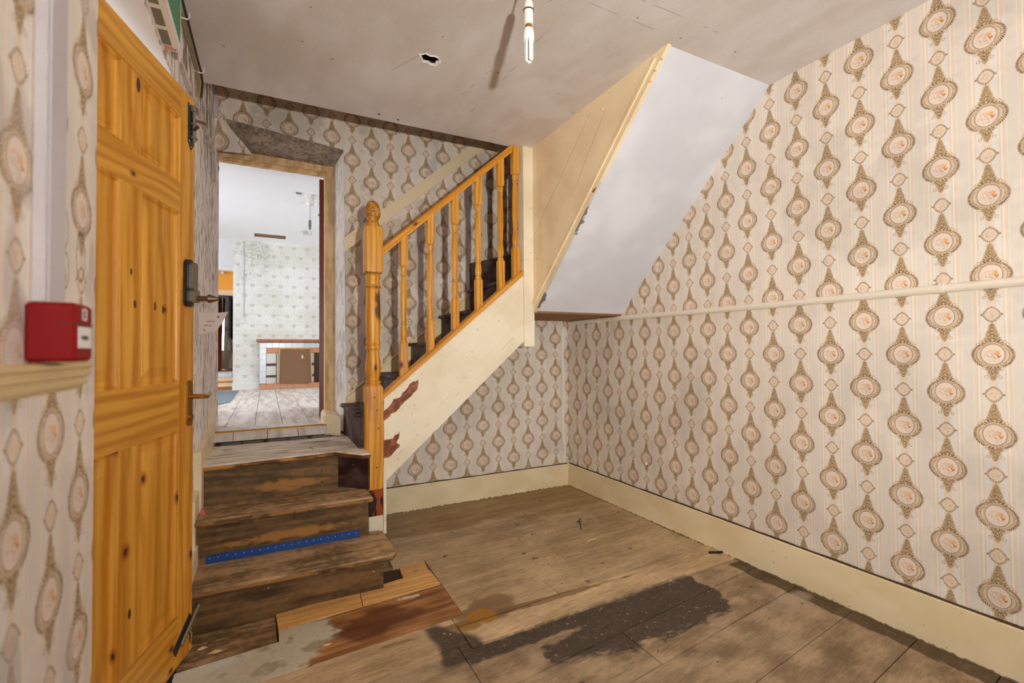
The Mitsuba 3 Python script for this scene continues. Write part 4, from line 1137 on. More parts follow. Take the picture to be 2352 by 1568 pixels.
# tower bolt, top
tb = thing('door_1__tower_bolt', None, None)
tag('door_1__tower_bolt', 'galvanised tower bolt near the top edge')
put('plate', dmap(extrude(P((0.012, 1.82), (0.034, 1.795), (0.055, 1.82), (0.055, 1.958), (0.012, 1.958)), 0.003, ((0, 0, 0), (1, 0, 0), (0, 0, 1), (0, 1, 0)))), 'mat_darksteel', parent=tb)
put('rod', dmap(cyl((0.030, 0.010, 1.828), (0.030, 0.010, 1.952), 0.0062, 12)), 'mat_steel', smooth=40, parent=tb)
put('staple', dmap(cat(cbox(0.016, 0.044, 0.002, 0.019, 1.932, 1.955, 0.003), cbox(0.018, 0.042, 0.002, 0.018, 1.835, 1.848, 0.003), cbox(0.018, 0.042, 0.002, 0.018, 1.885, 1.895, 0.003))), 'mat_steel', parent=tb)
put('knob', dmap(cat(tube([(0.030, 0.014, 1.905), (0.026, 0.030, 1.903), (0.020, 0.044, 1.900)], [0.005, 0.004, 0.006], 10), tube([(0.034, 0.012, 1.868), (0.046, 0.028, 1.876), (0.050, 0.032, 1.872)], [0.005, 0.006, 0.004], 10))), 'mat_bronze', smooth=40, parent=tb)
put('screw', dmap(cat(*[lathe([(0.0005, 0), (0.004, 0.0005), (0.003, 0.002), (0.0005, 0.0025)], 0, 0, 10).apply_transform(trimesh.transformations.rotation_matrix(-math.pi / 2, [1, 0, 0])).apply_translation([s_, 0.003, z_]) for s_, z_ in ((0.034, 1.806), (0.048, 1.825), (0.018, 1.83), (0.020, 1.952), (0.050, 1.952))])), 'mat_steel', parent=tb)
# bottom bolt (door holder) near the foot
fb = thing('door_1__foot_bolt', None, None)
tag('door_1__foot_bolt', 'dull grey bolt at the foot of the door')
put('plate', dmap(hullpts([(0.000, 0, 0.120), (0.022, 0, 0.148), (0.140, 0, 0.086), (0.122, 0, 0.058), (0.000, 0.003, 0.120), (0.022, 0.003, 0.148), (0.140, 0.003, 0.086), (0.122, 0.003, 0.058)])), 'mat_darksteel', parent=fb)
put('rod', dmap(tube([(-0.028, 0.011, 0.150), (0.03, 0.011, 0.122), (0.105, 0.011, 0.084)], 0.0065, 10)), 'mat_steel', smooth=40, parent=fb)
put('knob', dmap(cat(tube([(0.05, 0.012, 0.110), (0.058, 0.022, 0.092), (0.07, 0.026, 0.070)], [0.005, 0.006, 0.004], 10))), 'mat_bronze', smooth=40, parent=fb)

# ------------------------------------------------------------------ things on the left wall
# metal bracket beyond the door
br = thing('wall_bracket', 'pinkish white metal bracket sticking out beyond the door lock', 'bracket')
bp = [(-0.262, 2.42, 1.255), (-0.262, 2.60, 1.255), (-0.262, 2.60, 1.165), (-0.262, 2.42, 1.165)]
plate = extrude(P((0, 0.10), (0.075, 0.10), (0.112, 0.105), (0.090, 0.055), (0.065, 0.018), (0.0, 0.0)), 0.004, ((-0.262, 2.45, 1.145), (0.98, -0.10, 0), (0, 0, 1), (0.10, 0.98, 0)))
holes = [cyl((-0.262 + 0.045 * 0.98, 2.45 - 0.03, 1.145 + 0.080), (-0.262 + 0.045 * 0.98, 2.47, 1.145 + 0.080), 0.006, 10)]
plate = sub(plate, *[frame_map(cbox(a, b, -0.02, 0.02, c, d), (-0.262, 2.45, 1.145), (0.98, -0.10, 0), (0.10, 0.98, 0)) for a, b, c, d in ((0.030, 0.062, 0.058, 0.064), (0.022, 0.050, 0.040, 0.046), (0.070, 0.078, 0.078, 0.086), (0.018, 0.026, 0.020, 0.028))])
put('plate', plate, 'mat_pinkwhite', parent=br)
put('wall_flange', cbox(XL - 0.001, XL + 0.004, 2.36, 2.47, 1.12, 1.275, 0.001), 'mat_pinkwhite', parent=br)

# mini trunking along the wall, turning down at the far corner
tk = tag(put('mini_trunking', cat(hullpts([(XW(y) + dx, y, z) for y in (2.06, 3.075) for dx in (0.0, 0.015) for z in ((2.125, 2.150) if y < 2.5 else (2.165, 2.192))]), hullpts([(XL, 3.05, 2.192), (XL + 0.014, 3.05, 2.192), (XL, 3.085, 2.175), (XL + 0.014, 3.085, 2.175), (XL, 3.05, 2.16), (XL + 0.014, 3.05, 2.16), (XL, 3.085, 2.02), (XL + 0.014, 3.085, 2.02), (XL, 3.058, 2.02), (XL + 0.014, 3.058, 2.02)])), 'mat_rough', uv=uvk(4)), 'grey mini trunking running over the weathered wall to the far doorway', 'cable trunking')
tk2 = tag(put('corner_trunking', cbox(-0.272, -0.250, YB - 0.018, YB + 0.001, 2.415, 2.72, 0.002), 'mat_trunking'), 'short white trunking hanging in the corner above the doorway', 'cable trunking')
# cables clipped along the ceiling edge
cb = thing('cable_bundle', 'bundle of brown and dark cables clipped along the ceiling edge by the exit sign', 'cables')
for i, (dx, dz, r_, m_) in enumerate(((0.010, 0.0, 0.0036, 'mat_cable'), (0.020, -0.003, 0.0036, 'mat_cable'), (0.030, 0.0, 0.0042, 'mat_cabledark'), (0.015, -0.010, 0.0030, 'mat_cable'))):
    pth = [(XW(y) + dx, y, H - 0.032 - 0.025 * max(0, (y - 1.9)) + dz + 0.003 * math.sin(y * 9 + i)) for y in np.linspace(1.30, 2.42, 24)]
    pth += [(XW(2.47) + dx, 2.47, H - 0.075 + dz), (XW(2.5) + dx * 0.8, 2.50, H - 0.10), (XW(2.5) + dx * 0.7, 2.505, H - 0.125)]
    k = put('cable', tube(pth, r_, 8), m_, smooth=True, parent=cb)
    if i == 2:
        tag(k, 'dark cable')
for i, y in enumerate((2.05, 2.42)):
    tag(put('cable_clip', cat(tube([(XW(y) + 0.001, y, H - 0.052), (XW(y) + 0.034, y, H - 0.055), (XW(y) + 0.041, y, H - 0.046), (XW(y) + 0.040, y, H - 0.030)], 0.0026, 8)), 'mat_white_plastic', smooth=True), ('white cable clip nearer the exit sign' if i == 0 else 'white cable clip nearer the far doorway'), 'cable clip')
# white board strip below the sign
tag(put('wall_batten', cbox(XW(2.05) - 0.002, XW(2.05) + 0.010, 2.03, 2.075, 1.95, 2.27, 0.002), 'mat_rough', uv=uvk(4)), 'upright grey batten on the wall above the pine door', 'batten')
# exit sign: light box with diffuser panes below and a green face
es = thing('exit_sign', 'white exit sign light box with green face above the pine door', 'exit sign')
ey0, ey1, ez0, ez1 = 1.34, 1.852, 2.046, 2.250
XS = -0.3035
put('housing', cbox(XS + 0.001, XS + 0.048, ey0, ey1, ez0, ez1, 0.003), 'mat_white_plastic', parent=es)
pans = []
for a, b in ((1.735, 1.815), (1.635, 1.715), (1.535, 1.615), (1.435, 1.515)):
    put('diffuser', hullpts([(XS + 0.010, a, ez0 - 0.001), (XS + 0.034, a, ez0 - 0.001), (XS + 0.034, b, ez0 - 0.001), (XS + 0.010, b, ez0 - 0.001), (XS + 0.010, a, ez0 + 0.004), (XS + 0.034, a, ez0 + 0.004), (XS + 0.034, b, ez0 + 0.004), (XS + 0.010, b, ez0 + 0.004)]), 'mat_diffuser', parent=es)
put('front_frame', cbox(XS + 0.047, XS + 0.053, ey0, ey1, ez0, ez1, 0.002), 'mat_white_plastic', parent=es)
put('green_face', cbox(XS + 0.0525, XS + 0.0545, ey0 + 0.02, ey1 - 0.025, ez0 + 0.022, ez1 - 0.02), 'mat_green', parent=es)
ar = P((1.45, 2.135), (1.62, 2.135), (1.62, 2.108), (1.69, 2.150), (1.62, 2.192), (1.62, 2.165), (1.45, 2.165))
put('white_arrow', yz(ar, XS + 0.0543, XS + 0.0555), 'mat_white', parent=es)
lbs = [cbox(XS + 0.012 + 0.004 * i, XS + 0.0145 + 0.004 * i, 1.822, 1.844, ez0 - 0.0008, ez0 + 0.001) for i in range(6)]
put('printed_label', cat(*lbs), 'mat_orangeprint', parent=es)
put('screw', lathe([(0.004, 0), (0.004, 0.002), (0.002, 0.003)], 0, 0, 10).apply_transform(trimesh.transformations.rotation_matrix(math.pi, [1, 0, 0])).apply_translation([XS + 0.040, 1.834, ez0]), 'mat_steel', parent=es)
# near left wall: dado, trunking, call point
dp = [(0, 0), (0.020, 0.001), (0.026, 0.004), (0.026, 0.009), (0.021, 0.012), (0.019, 0.015), (0.023, 0.019), (0.023, 0.024), (0.017, 0.027), (0.015, 0.031), (0.018, 0.035), (0.017, 0.040), (0.012, 0.043), (0.008, 0.048), (0, 0.050)]
zd = 1.056
dm = extrude(Polygon([(a, -b) for a, b in dp]), 1.135 - YREAR, ((XN, YREAR, zd), (1, 0, 0), (0, 0, 1), (0, 1, 0)))
struct('trim_3', dm, 'mat_dado', 'moulded cream dado rail on the near left wall', 'dado rail', smooth=30)
tt_ = thing('wall_trunking', 'white plastic trunking running down to the red call point', 'cable trunking')
put('base', cbox(XN, XN + 0.016, 0.945, 1.025, 1.146, H, 0.002), 'mat_trunking', parent=tt_)
put('lid', cbox(XN + 0.0155, XN + 0.019, 0.952, 1.018, 1.146, H, 0.0015), 'mat_trunking', parent=tt_)
cp = thing('fire_call_point', 'red fire alarm call point standing on the dado rail', 'fire alarm')
cx0, cx1, cy0, cy1, cz0, cz1 = XN, XN + 0.058, 0.925, 1.000, 1.058, 1.146
put('body', cbox(cx0, cx1, cy0, cy1, cz0, cz1, 0.005), 'mat_red', parent=cp)
put('seam', cat(cbox(cx0 + 0.036, cx1 + 0.0006, cy0 - 0.0006, cy1 + 0.0006, 1.1135, 1.1150)), 'mat_black', parent=cp)
put('front_panel', cbox(cx1 - 0.001, cx1 + 0.0015, cy0 + 0.008, cy1 - 0.012, 1.078, 1.111, 0.0006), 'mat_white_plastic', parent=cp)
sy = [cbox(cx1 + 0.001, cx1 + 0.0022, cy0 + 0.030, cy0 + 0.036, 1.091, 1.097), cbox(cx1 + 0.001, cx1 + 0.0022, cy0 + 0.016, cy0 + 0.025, 1.0925, 1.0955), cbox(cx1 + 0.001, cx1 + 0.0022, cy0 + 0.041, cy0 + 0.050, 1.0925, 1.0955)]
sy += [hullpts([(cx1 + 0.001, cy0 + 0.024, 1.0895), (cx1 + 0.0022, cy0 + 0.024, 1.0895), (cx1 + 0.001, cy0 + 0.024, 1.0985), (cx1 + 0.0022, cy0 + 0.024, 1.0985), (cx1 + 0.001, cy0 + 0.029, 1.094), (cx1 + 0.0022, cy0 + 0.029, 1.094)]), hullpts([(cx1 + 0.001, cy0 + 0.042, 1.0895), (cx1 + 0.0022, cy0 + 0.042, 1.0895), (cx1 + 0.001, cy0 + 0.042, 1.0985), (cx1 + 0.0022, cy0 + 0.042, 1.0985), (cx1 + 0.001, cy0 + 0.037, 1.094), (cx1 + 0.0022, cy0 + 0.037, 1.094)])]
put('press_symbol', cat(*sy), 'mat_black', parent=cp)
put('house_symbol', cat(cbox(cx1 - 0.001, cx1 + 0.0012, cy0 + 0.026, cy0 + 0.044, 1.121, 1.123), cbox(cx1 - 0.001, cx1 + 0.0012, cy0 + 0.026, cy0 + 0.028, 1.121, 1.139), cbox(cx1 - 0.001, cx1 + 0.0012, cy0 + 0.042, cy0 + 0.044, 1.121, 1.139), cbox(cx1 - 0.001, cx1 + 0.0012, cy0 + 0.026, cy0 + 0.044, 1.137, 1.139)), 'mat_white_plastic', parent=cp)

# ------------------------------------------------------------------ far doorway joinery
fr = thing('trim_4', 'bare brown timber frame lining the far doorway', 'door frame', kind='structure')
put('jamb', cbox(0.350, 0.402, 3.385, 3.43, 0.58, 2.325, 0.003), 'mat_rough', parent=fr, uv=uvk(3))
put('stop', cbox(0.346, 0.368, 3.425, 3.50, 0.58, 2.29, 0.002), 'mat_cream', parent=fr)
put('jamb', cbox(-0.322, -0.290, 3.385, 3.43, 0.58, 2.325, 0.003), 'mat_rough', parent=fr, uv=uvk(3))
put('head', cbox(-0.322, 0.402, 3.385, 3.47, 2.285, 2.33, 0.003), 'mat_rough', parent=fr, uv=uvk(3))
put('stop', cbox(-0.310, 0.352, 3.42, 3.455, 2.262, 2.286, 0.002), 'mat_rough', parent=fr, uv=uvk(3))
tag(put('plinth_block', xz(P((0.318, 0.562), (0.352, 0.558), (0.412, 0.545), (0.412, 0.655), (0.398, 0.672), (0.33, 0.69), (0.318, 0.67)), 3.13, YB + 0.20), 'mat_cream'), 'chipped cream block at the foot of the doorway reveal', 'plinth block')
# torn flap of wallpaper at the doorway head
tpm = []
nu, nv = 10, 8
V, F = [], []
for i in range(nu + 1):
    for j in range(nv + 1):
        a, b = i / nu, j / nv
        pA = np.array([-0.268 + 0.05 * a, 0, 2.42 - 0.166 * (1 - b) * 1.0])
        x = -0.268 + (0.050 + 0.135 * (1 - b) ** 1.3) * a + 0.006 * math.sin(7 * b) * a
        z = 2.258 + 0.166 * b
        y = YB + 0.10 * (1 - b) - 0.020 * math.sin(math.pi * a) * (1 - b) - 0.045 * (a ** 3)
        V.append((x, min(y - 0.004, YB + 0.10 * (1 - b)), z))
for i in range(nu):
    for j in range(nv):
        q = i * (nv + 1) + j
        F += [(q, q + nv + 1, q + nv + 2), (q, q + nv + 2, q + 1)]
flap = tm(V, F)
f2 = flap.copy()
f2.vertices = f2.vertices + [0, 0.003, 0]
f2.invert()
tag(put('torn_wallpaper', cat(flap, f2), 'mat_wallpaper', smooth=False), 'torn flap of wallpaper hanging at the corner of the doorway head', 'wallpaper')
hkf = tag(put('wall_hook', tube([(-0.285, 3.39, 2.215), (-0.268, 3.385, 2.217), (-0.262, 3.385, 2.205), (-0.262, 3.385, 2.185), (-0.270, 3.385, 2.182)], 0.0018, 6), 'mat_black'), 'tiny wire hook at the top left of the far doorway', 'hook')

# ------------------------------------------------------------------ pipe, bulb
pp = thing('wall_pipe', 'cream painted pipe running along the right wall', 'pipe')
ptp = [(XR - 0.032, y, 1.281 - 0.002 * (3.16 - y) + 0.002 * math.sin(3 * y)) for y in np.linspace(YREAR, 3.10, 40)]
put('run', tube(ptp, 0.0155, 16), 'mat_pipe', smooth=True, parent=pp)
for y in (0.78, 2.72, -0.9):
    put('clip', cat(tube([(XR - 0.032, y - 0.008, 1.279), (XR - 0.032, y + 0.008, 1.279)], 0.0185, 16), cbox(XR - 0.016, XR, y - 0.007, y + 0.007, 1.272, 1.286)), 'mat_pipe', smooth=35, parent=pp)
pd = thing('pendant_lamp', 'white pendant lamp holder with unlit energy saving bulb', 'pendant lamp')
px_, py_, pb, pt = 0.741, 1.299, 1.989, 2.186
put('flex', tube([(px_, py_, pt - 0.01), (px_ + 0.001, py_, pt + 0.06), (px_, py_, H)], 0.0032, 8), 'mat_white_plastic', smooth=True, parent=pd)
put('ceiling_rose', lathe([(0.008, H - 0.022), (0.036, H - 0.02), (0.042, H - 0.012), (0.043, H)], px_, py_, 24), 'mat_white_plastic', smooth=40, parent=pd)
put('lamp_holder', lathe([(0.0135, pt - 0.078), (0.0150, pt - 0.078), (0.0150, pt - 0.032), (0.0165, pt - 0.031), (0.0165, pt - 0.028), (0.0148, pt - 0.027), (0.0148, pt - 0.008), (0.011, pt - 0.001), (0.004, pt)], px_, py_, 28), 'mat_white_plastic', smooth=35, parent=pd)
put('shade_ring', cat(lathe([(0.0146, pt - 0.0320), (0.0172, pt - 0.0320), (0.0172, pt - 0.0290), (0.0146, pt - 0.0290)], px_, py_, 28)), 'mat_black', smooth=35, parent=pd)
put('bayonet_cap', lathe([(0.011, pt - 0.092), (0.0112, pt - 0.075), (0.0112, pt - 0.070)], px_, py_, 24), 'mat_brass', smooth=35, parent=pd)
bu = put('bulb_base', lathe([(0.006, pt - 0.128), (0.0172, pt - 0.128), (0.0178, pt - 0.122), (0.0178, pt - 0.112), (0.0165, pt - 0.10), (0.0135, pt - 0.090), (0.008, pt - 0.088)], px_, py_, 28), 'mat_cfl', smooth=35, parent=pd)
ub = []
for ang in (0.5, 0.5 + math.pi / 2 * 1.0):
    pass
zt_, zb_ = pt - 0.126, pb + 0.006
for k_ in range(3):
    a_ = 0.9 + k_ * 2 * math.pi / 3
    c_ = np.array([px_, py_]) + 0.0092 * np.array([math.cos(a_), math.sin(a_)])
    t_ = np.array([-math.sin(a_), math.cos(a_)]) * 0.0046
    A_, B_ = c_ + t_, c_ - t_
    arc = [(*(c_ + t_ * math.cos(q)), zb_ - 0.0046 * math.sin(q) + 0.004) for q in np.linspace(0, math.pi, 8)]
    ub.append(tube([(*A_, zt_), *arc, (*B_, zt_)], 0.0040, 10))
for k_, u_ in enumerate(ub):
    put('bulb_tube', u_, 'mat_cfl', smooth=True, parent=pd)

tag(put('wall_plug', lathe([(0.008, 0.0), (0.009, 0.004), (0.005, 0.009), (0.0005, 0.010)], 0, 0, 12).apply_transform(trimesh.transformations.rotation_matrix(-math.pi / 2, [0, 1, 0])).apply_translation([XR, 2.292, 0.345]), 'mat_white_plastic', smooth=40), 'tiny white plug on the right wall low near the corner', 'wall plug')
for i, (x, y) in enumerate(((0.53, 2.545), (0.635, 2.56))):
    tag(put('ceiling_nail', lathe([(0.0005, H - 0.005), (0.005, H - 0.0045), (0.006, H)], x, y, 10), 'mat_bronze', smooth=40), ['left one of the two brown nail heads at the ceiling edge above the newel', 'right one of the two brown nail heads at the ceiling edge above the newel'][i], 'nail')

# ------------------------------------------------------------------ litter on the floor
tag(put('wood_shaving', tube([(1.608 + 0.035 * math.cos(a), 2.155 + 0.028 * math.sin(a) * 0.7, 0.006 + 0.004 * math.sin(2 * a)) for a in np.linspace(0.4, 3.3, 14)], 0.0028, 6), 'mat_shaving', smooth=True), 'pale curled wood shaving on the floorboards', 'wood shaving')
tag(put('dead_leaf', cat(hullpts([(1.71, 2.44, 0.002), (1.74, 2.465, 0.004), (1.755, 2.45, 0.010), (1.725, 2.43, 0.012), (1.73, 2.47, 0.002)]), hullpts([(1.75, 2.47, 0.002), (1.775, 2.49, 0.003), (1.77, 2.475, 0.009), (1.76, 2.49, 0.001)]), tube([(1.735, 2.445, 0.004), (1.70, 2.39, 0.004), (1.665, 2.33, 0.003)], 0.0022, 6)), 'mat_black'), 'dark crumpled scrap with a stalk on the floorboards', 'scrap')
tag(put('bark_sliver', hullpts([(2.055, 1.735, 0.006), (2.118, 1.71, 0.006), (2.12, 1.722, 0.012), (2.06, 1.75, 0.012), (2.055, 1.75, 0.002), (2.118, 1.71, 0.016)]), 'mat_black'), 'dark sliver of wood against the right skirting board', 'sliver')
tag(put('paper_scrap', hullpts([(-0.258, 2.47, 0.367), (-0.232, 2.452, 0.368), (-0.25, 2.49, 0.392), (-0.245, 2.455, 0.366)]), 'mat_pink'), 'pink scrap of paper on the middle step by the wall', 'scrap')
tag(put('leaf_scrap', hullpts([(0.628, 2.262, 0.009), (0.645, 2.268, 0.010), (0.652, 2.262, 0.014), (0.633, 2.256, 0.009)]), 'mat_olive'), 'green leaf scrap on the pale wood patch', 'scrap')
ch_ = [(-0.16, 2.03, 0.016), (-0.205, 2.075, 0.012), (0.20, 1.86, 0.012)]
for i, (x, y, s_) in enumerate(ch_):
    pts = [(x + s_ * 1.7 * math.cos(a) * rng.uniform(.7, 1.1), y + s_ * 0.8 * math.sin(a) * rng.uniform(.6, 1.1), (-0.009 if i < 2 else 0.005) + 0.002 * (q % 2)) for q, a in enumerate(np.linspace(0, 6.28, 9)[:-1])]
    tag(put('paint_flake', hullpts(pts + [(x, y, 0.0 if i < 2 else 0.010)]), 'mat_shaving'), ['larger tan flake on the dark board below the bottom step', 'small tan flake beside the skirting below the bottom step', 'cream flake lying on the white painted plank'][i], 'flake')
crumbs = []
for i in range(110):
    x, y = rng.uniform(0.62, 2.09), rng.uniform(1.0, 3.1)
    s_ = rng.uniform(0.0008, 0.0028)
    m = trimesh.creation.icosphere(0, s_)
    m.vertices = m.vertices * [1.3, 0.9, 0.6] + [x, y, 0.002]
    crumbs.append(m)
tag(put('floor_grit', cat(*crumbs), 'mat_black'), 'dark grit scattered over the floorboards', 'grit', kind='stuff')

# ================================================================== next room, seen through the doorway
NF = 0.62
NC = 2.43
FY = 6.55
nfk = struct('floor_next', cbox(-3.2, 3.2, 3.29, 9.4, NF - 0.12, NF - 0.013), 'mat_plasterdark', 'pale dusty boarded floor of the room beyond', 'floor')
xs = [-1.0 + 0.156 * i for i in range(14)]
for i, x in enumerate(xs):
    for (a, b) in ((3.292, 4.15), (4.153, 5.35), (5.353, FY + 0.05)) if i % 2 else ((3.292, 4.15), (4.153, FY + 0.05)):
        t_ = rng.uniform(0.35, 0.7)
        put('board', cbox(x + 0.0015, x + 0.1545, a, b, NF - 0.013, NF + rng.uniform(-0.0008, 0.0008)), 'mat_nextfloor', parent=nfk, uv=lambda v: np.tile([[t_, 0]], (len(v), 1)))
hole = sbox(-0.128, 6.13, 0.200, 6.325)
struct('ceiling_next', xy(P((-0.55, 3.3), (3.2, 3.3), (3.2, 7.2), (-0.55, 7.2)).difference(hole), NC, NC + 0.006), 'mat_white', 'white ceiling of the room beyond', 'ceiling')
put('lath', cbox(-0.2, 0.3, 6.05, 6.40, NC + 0.012, NC + 0.07), 'mat_board', parent='ceiling_next')
tag('ceiling_next__lath', 'brown laths showing in the slot in the ceiling')
# coved left side of that ceiling
pv = [(-0.55, NC), (-0.70, NC - 0.03), (-0.85, NC - 0.10), (-1.6, NC - 0.45)]
struct('ceiling_cove', xz(Polygon(pv + [(x, z + 0.03) for x, z in pv[::-1]]), 3.3, 6.62), 'mat_white', 'sloping white edge of the ceiling in the room beyond', 'ceiling')
struct('wall_next_left', cbox(-1.75, -1.6, 3.3, 7.2, 0.4, 2.4), 'mat_white', 'white side wall of the room beyond', 'wall')
struct('wall_next_right', cbox(2.6, 2.7, 3.3, 7.2, 0.4, 2.5), 'mat_white', 'white right wall of the room beyond', 'wall')
struct('wall_next_near', cat(cbox(-1.75, -0.33, 3.40, 3.44, 0.4, 2.5), cbox(0.41, 2.7, 3.40, 3.44, 0.4, 2.5)), 'mat_white', 'white near wall of the room beyond', 'wall')
struct('wall_chimney', cbox(-0.357, 2.65, FY, FY + 0.55, NF - 0.05, NC + 0.01), 'mat_nextpaper', 'chimney breast papered in pale green and white', 'wall')
struct('baseboard_next', cbox(-0.362, -0.075, FY - 0.015, FY + 0.001, NF, NF + 0.085, 0.003), 'mat_skirtnext', 'white skirting board at the chimney breast', 'skirting board')
# alcove left of the breast
struct('wall_alcove', cbox(-1.75, -0.34, 6.62, 6.70, 2.055, NC + 0.05), 'mat_white', 'white wall over the alcove steps in the room beyond', 'wall')
struct('trim_5', cbox(-1.75, -0.357, 6.59, 6.64, 2.055, 2.10, 0.004), 'mat_white', 'white beam edge over the orange wall', 'beam')
struct('wall_orange', xz(P((-1.75, 1.80), (-0.30, 1.80), (-0.30, 2.30), (-1.75, 2.30)), 6.74, 6.80), 'mat_orange', 'orange painted wall above the far inner door', 'wall')
struct('trim_6', cbox(-1.75, -0.30, 6.70, 6.745, 1.765, 1.835, 0.005), 'mat_peach', 'peach painted lintel under the orange wall', 'lintel')
stn = thing('alcove_steps', 'two low painted steps left of the chimney breast', 'steps')
put('riser', cbox(-0.79, -0.362, 6.600, 6.63, NF, 0.675), 'mat_mantel', parent=stn)
put('riser', cbox(-0.79, -0.362, 6.585, 6.61, 0.662, 0.715), 'mat_peach', parent=stn)
put('tread', cbox(-0.79, -0.362, 6.565, 6.80, 0.715, 0.728, 0.004), 'mat_mantel', parent=stn)
put('riser', cbox(-0.79, -0.362, 6.60, 6.63, 0.726, 0.772), 'mat_peach', parent=stn)
put('tread', cbox(-0.79, -0.362, 6.59, 6.82, 0.770, 0.832, 0.008), 'mat_tilewhite', parent=stn)
struct('floor_far', cbox(-1.9, -0.10, 6.825, 9.25, 0.79, 0.835), 'mat_woodtrim', 'orange wooden floor beyond the alcove steps', 'floor')
# far back room behind the orange door
struct('wall_far', cbox(-2.0, 0.2, 9.2, 9.3, 0.5, 2.4), 'mat_darkroom', 'dark end wall of the furthest room', 'wall')
struct('wall_far_side', cbox(-0.28, -0.22, 7.1, 9.3, 0.5, 2.4), 'mat_darkroom', 'dark side wall of the furthest room', 'wall')
struct('ceiling_far', cbox(-2.0, 0.2, 7.05, 9.3, 1.95, 2.0), 'mat_darkroom', 'dark ceiling of the furthest room', 'ceiling')
od = thing('door_2', 'orange red door standing open behind the alcove steps', 'door', kind='structure')
put('leaf', hullpts([(-0.612, 6.84, 0.84), (-0.572, 6.835, 0.84), (-0.532, 7.45, 0.84), (-0.566, 7.45, 0.84), (-0.612, 6.84, 1.765), (-0.572, 6.835, 1.765), (-0.532, 7.45, 1.765), (-0.566, 7.45, 1.765)]), 'mat_orangedoor', parent=od)
put('moulding', hullpts([(-0.575, 6.87, 0.90), (-0.563, 6.87, 0.90), (-0.561, 6.90, 0.90), (-0.573, 6.90, 0.90), (-0.575, 6.87, 1.72), (-0.563, 6.87, 1.72), (-0.561, 6.90, 1.72), (-0.573, 6.90, 1.72)]), 'mat_orangedoor', parent=od)
wn = thing('window_1', 'tall narrow bright window in the furthest room', 'window', kind='structure')
put('frame', cbox(-0.72, -0.58, 9.13, 9.19, 0.95, 1.72), 'mat_white', parent=wn)
bk = [('tall dark stained plank leaning in the furthest room', -0.555, 8.35, 0.05, 0.84, 1.93, 'mat_rough', 0), ('streaked grey plank leaning behind the orange door', -0.50, 8.1, 0.030, 0.84, 1.93, 'mat_rough', 1), ('narrow pale plank upright behind the orange door', -0.590, 8.0, 0.018, 0.84, 1.93, 'mat_rough', 2)]
for lb, x, y, w_, a, b, m_, k_ in bk:
    tag(put('leaning_plank', hullpts([(x - w_ / 2, y, a), (x + w_ / 2, y, a), (x + w_ / 2, y + 0.02, a), (x - w_ / 2, y + 0.02, a), (x - w_ / 2 + 0.01, y + 0.2, b), (x + w_ / 2 + 0.01, y + 0.2, b), (x + w_ / 2 + 0.01, y + 0.22, b), (x - w_ / 2 + 0.01, y + 0.22, b)]), m_, uv=uvk(k_)), lb, 'plank')
tag(put('beige_panel', hullpts([(-0.560, 7.45, 0.845), (-0.455, 7.40, 0.850), (-0.455, 7.42, 0.850), (-0.560, 7.47, 0.845), (-0.545, 7.62, 1.10), (-0.432, 7.58, 1.105), (-0.432, 7.60, 1.105), (-0.545, 7.64, 1.10)]), 'mat_beigepanel'), 'cream panel leaning against the open orange door', 'panel')
tag(put('tall_board', hullpts([(-0.52, 7.95, 0.84), (-0.36, 7.95, 0.84), (-0.36, 7.98, 0.84), (-0.52, 7.98, 0.84), (-0.50, 8.02, 1.26), (-0.34, 8.02, 1.26), (-0.34, 8.05, 1.26), (-0.50, 8.05, 1.26)]), 'mat_beigepanel'), 'beige board standing behind the cream panel', 'board')
tag(put('bent_strip', tube([(-0.455, 7.75, 1.27), (-0.445, 7.72, 1.18), (-0.42, 7.66, 1.07), (-0.375, 7.55, 0.98), (-0.36, 7.52, 0.95)], 0.012, 8), 'mat_pinkwhite', smooth=True), 'grey bent strip leaning in front of the beige board', 'strip')
tag(put('storage_cupboard', cat(cbox(-0.42, -0.30, 8.3, 8.6, 0.84, 1.72, 0.004)), 'mat_darkroom'), 'dark tall cupboard beyond the leaning boards', 'cupboard')
# small white spot on orange wall
tag(put('wall_spotlight', cat(lathe([(0.004, 0), (0.018, 0.004), (0.022, 0.020), (0.012, 0.035), (0.003, 0.038)], 0, 0, 14).apply_translation([-0.475, 6.70, 2.02])), 'mat_white_plastic', smooth=True), 'small white spotlight on the beam above the orange wall', 'spotlight')
# fireplace
fp = thing('fireplace', 'tiled fireplace with pale tiles and terracotta edging', 'fireplace')
fy = FY - 0.055
put('core', cbox(-0.074, 1.0, fy + 0.006, FY - 0.001, NF + 0.001, 1.192), 'mat_plasterdark', parent=fp)
xx = -0.108
while xx < 0.98:
    w_ = 0.132
    put('mantel_tile', cbox(xx, xx + w_ - 0.0015, fy - 0.030, FY - 0.001, 1.193, 1.228, 0.004), 'mat_mantel', parent=fp)
    xx += w_
tl = 0.0705
for i in range(15):
    put('pale_tile', cbox(-0.074 + tl * i, -0.074 + tl * (i + 1) - 0.0012, fy, fy + 0.01, 1.1235, 1.186, 0.0015), 'mat_tilewhite', parent=fp)
for i in range(6):
    z1_ = 1.122 - 0.0725 * i
    put('pale_tile', cbox(-0.074, -0.0047, fy, fy + 0.01, z1_ - 0.0712, z1_, 0.0015), 'mat_tilewhite', parent=fp)
for i in range(13):
    put('terracotta_tile', cbox(-0.0025 + 0.072 * i, -0.0025 + 0.072 * (i + 1) - 0.0015, fy - 0.004, fy + 0.01, 1.060, 1.122, 0.0015), 'mat_terracotta', parent=fp)
for i in range(14):
    put('terracotta_tile', cbox(-0.076 + 0.0755 * i, -0.076 + 0.0755 * (i + 1) - 0.0015, fy - 0.020, fy + 0.01, NF + 0.002, NF + 0.0635, 0.0015), 'mat_terracotta', parent=fp)
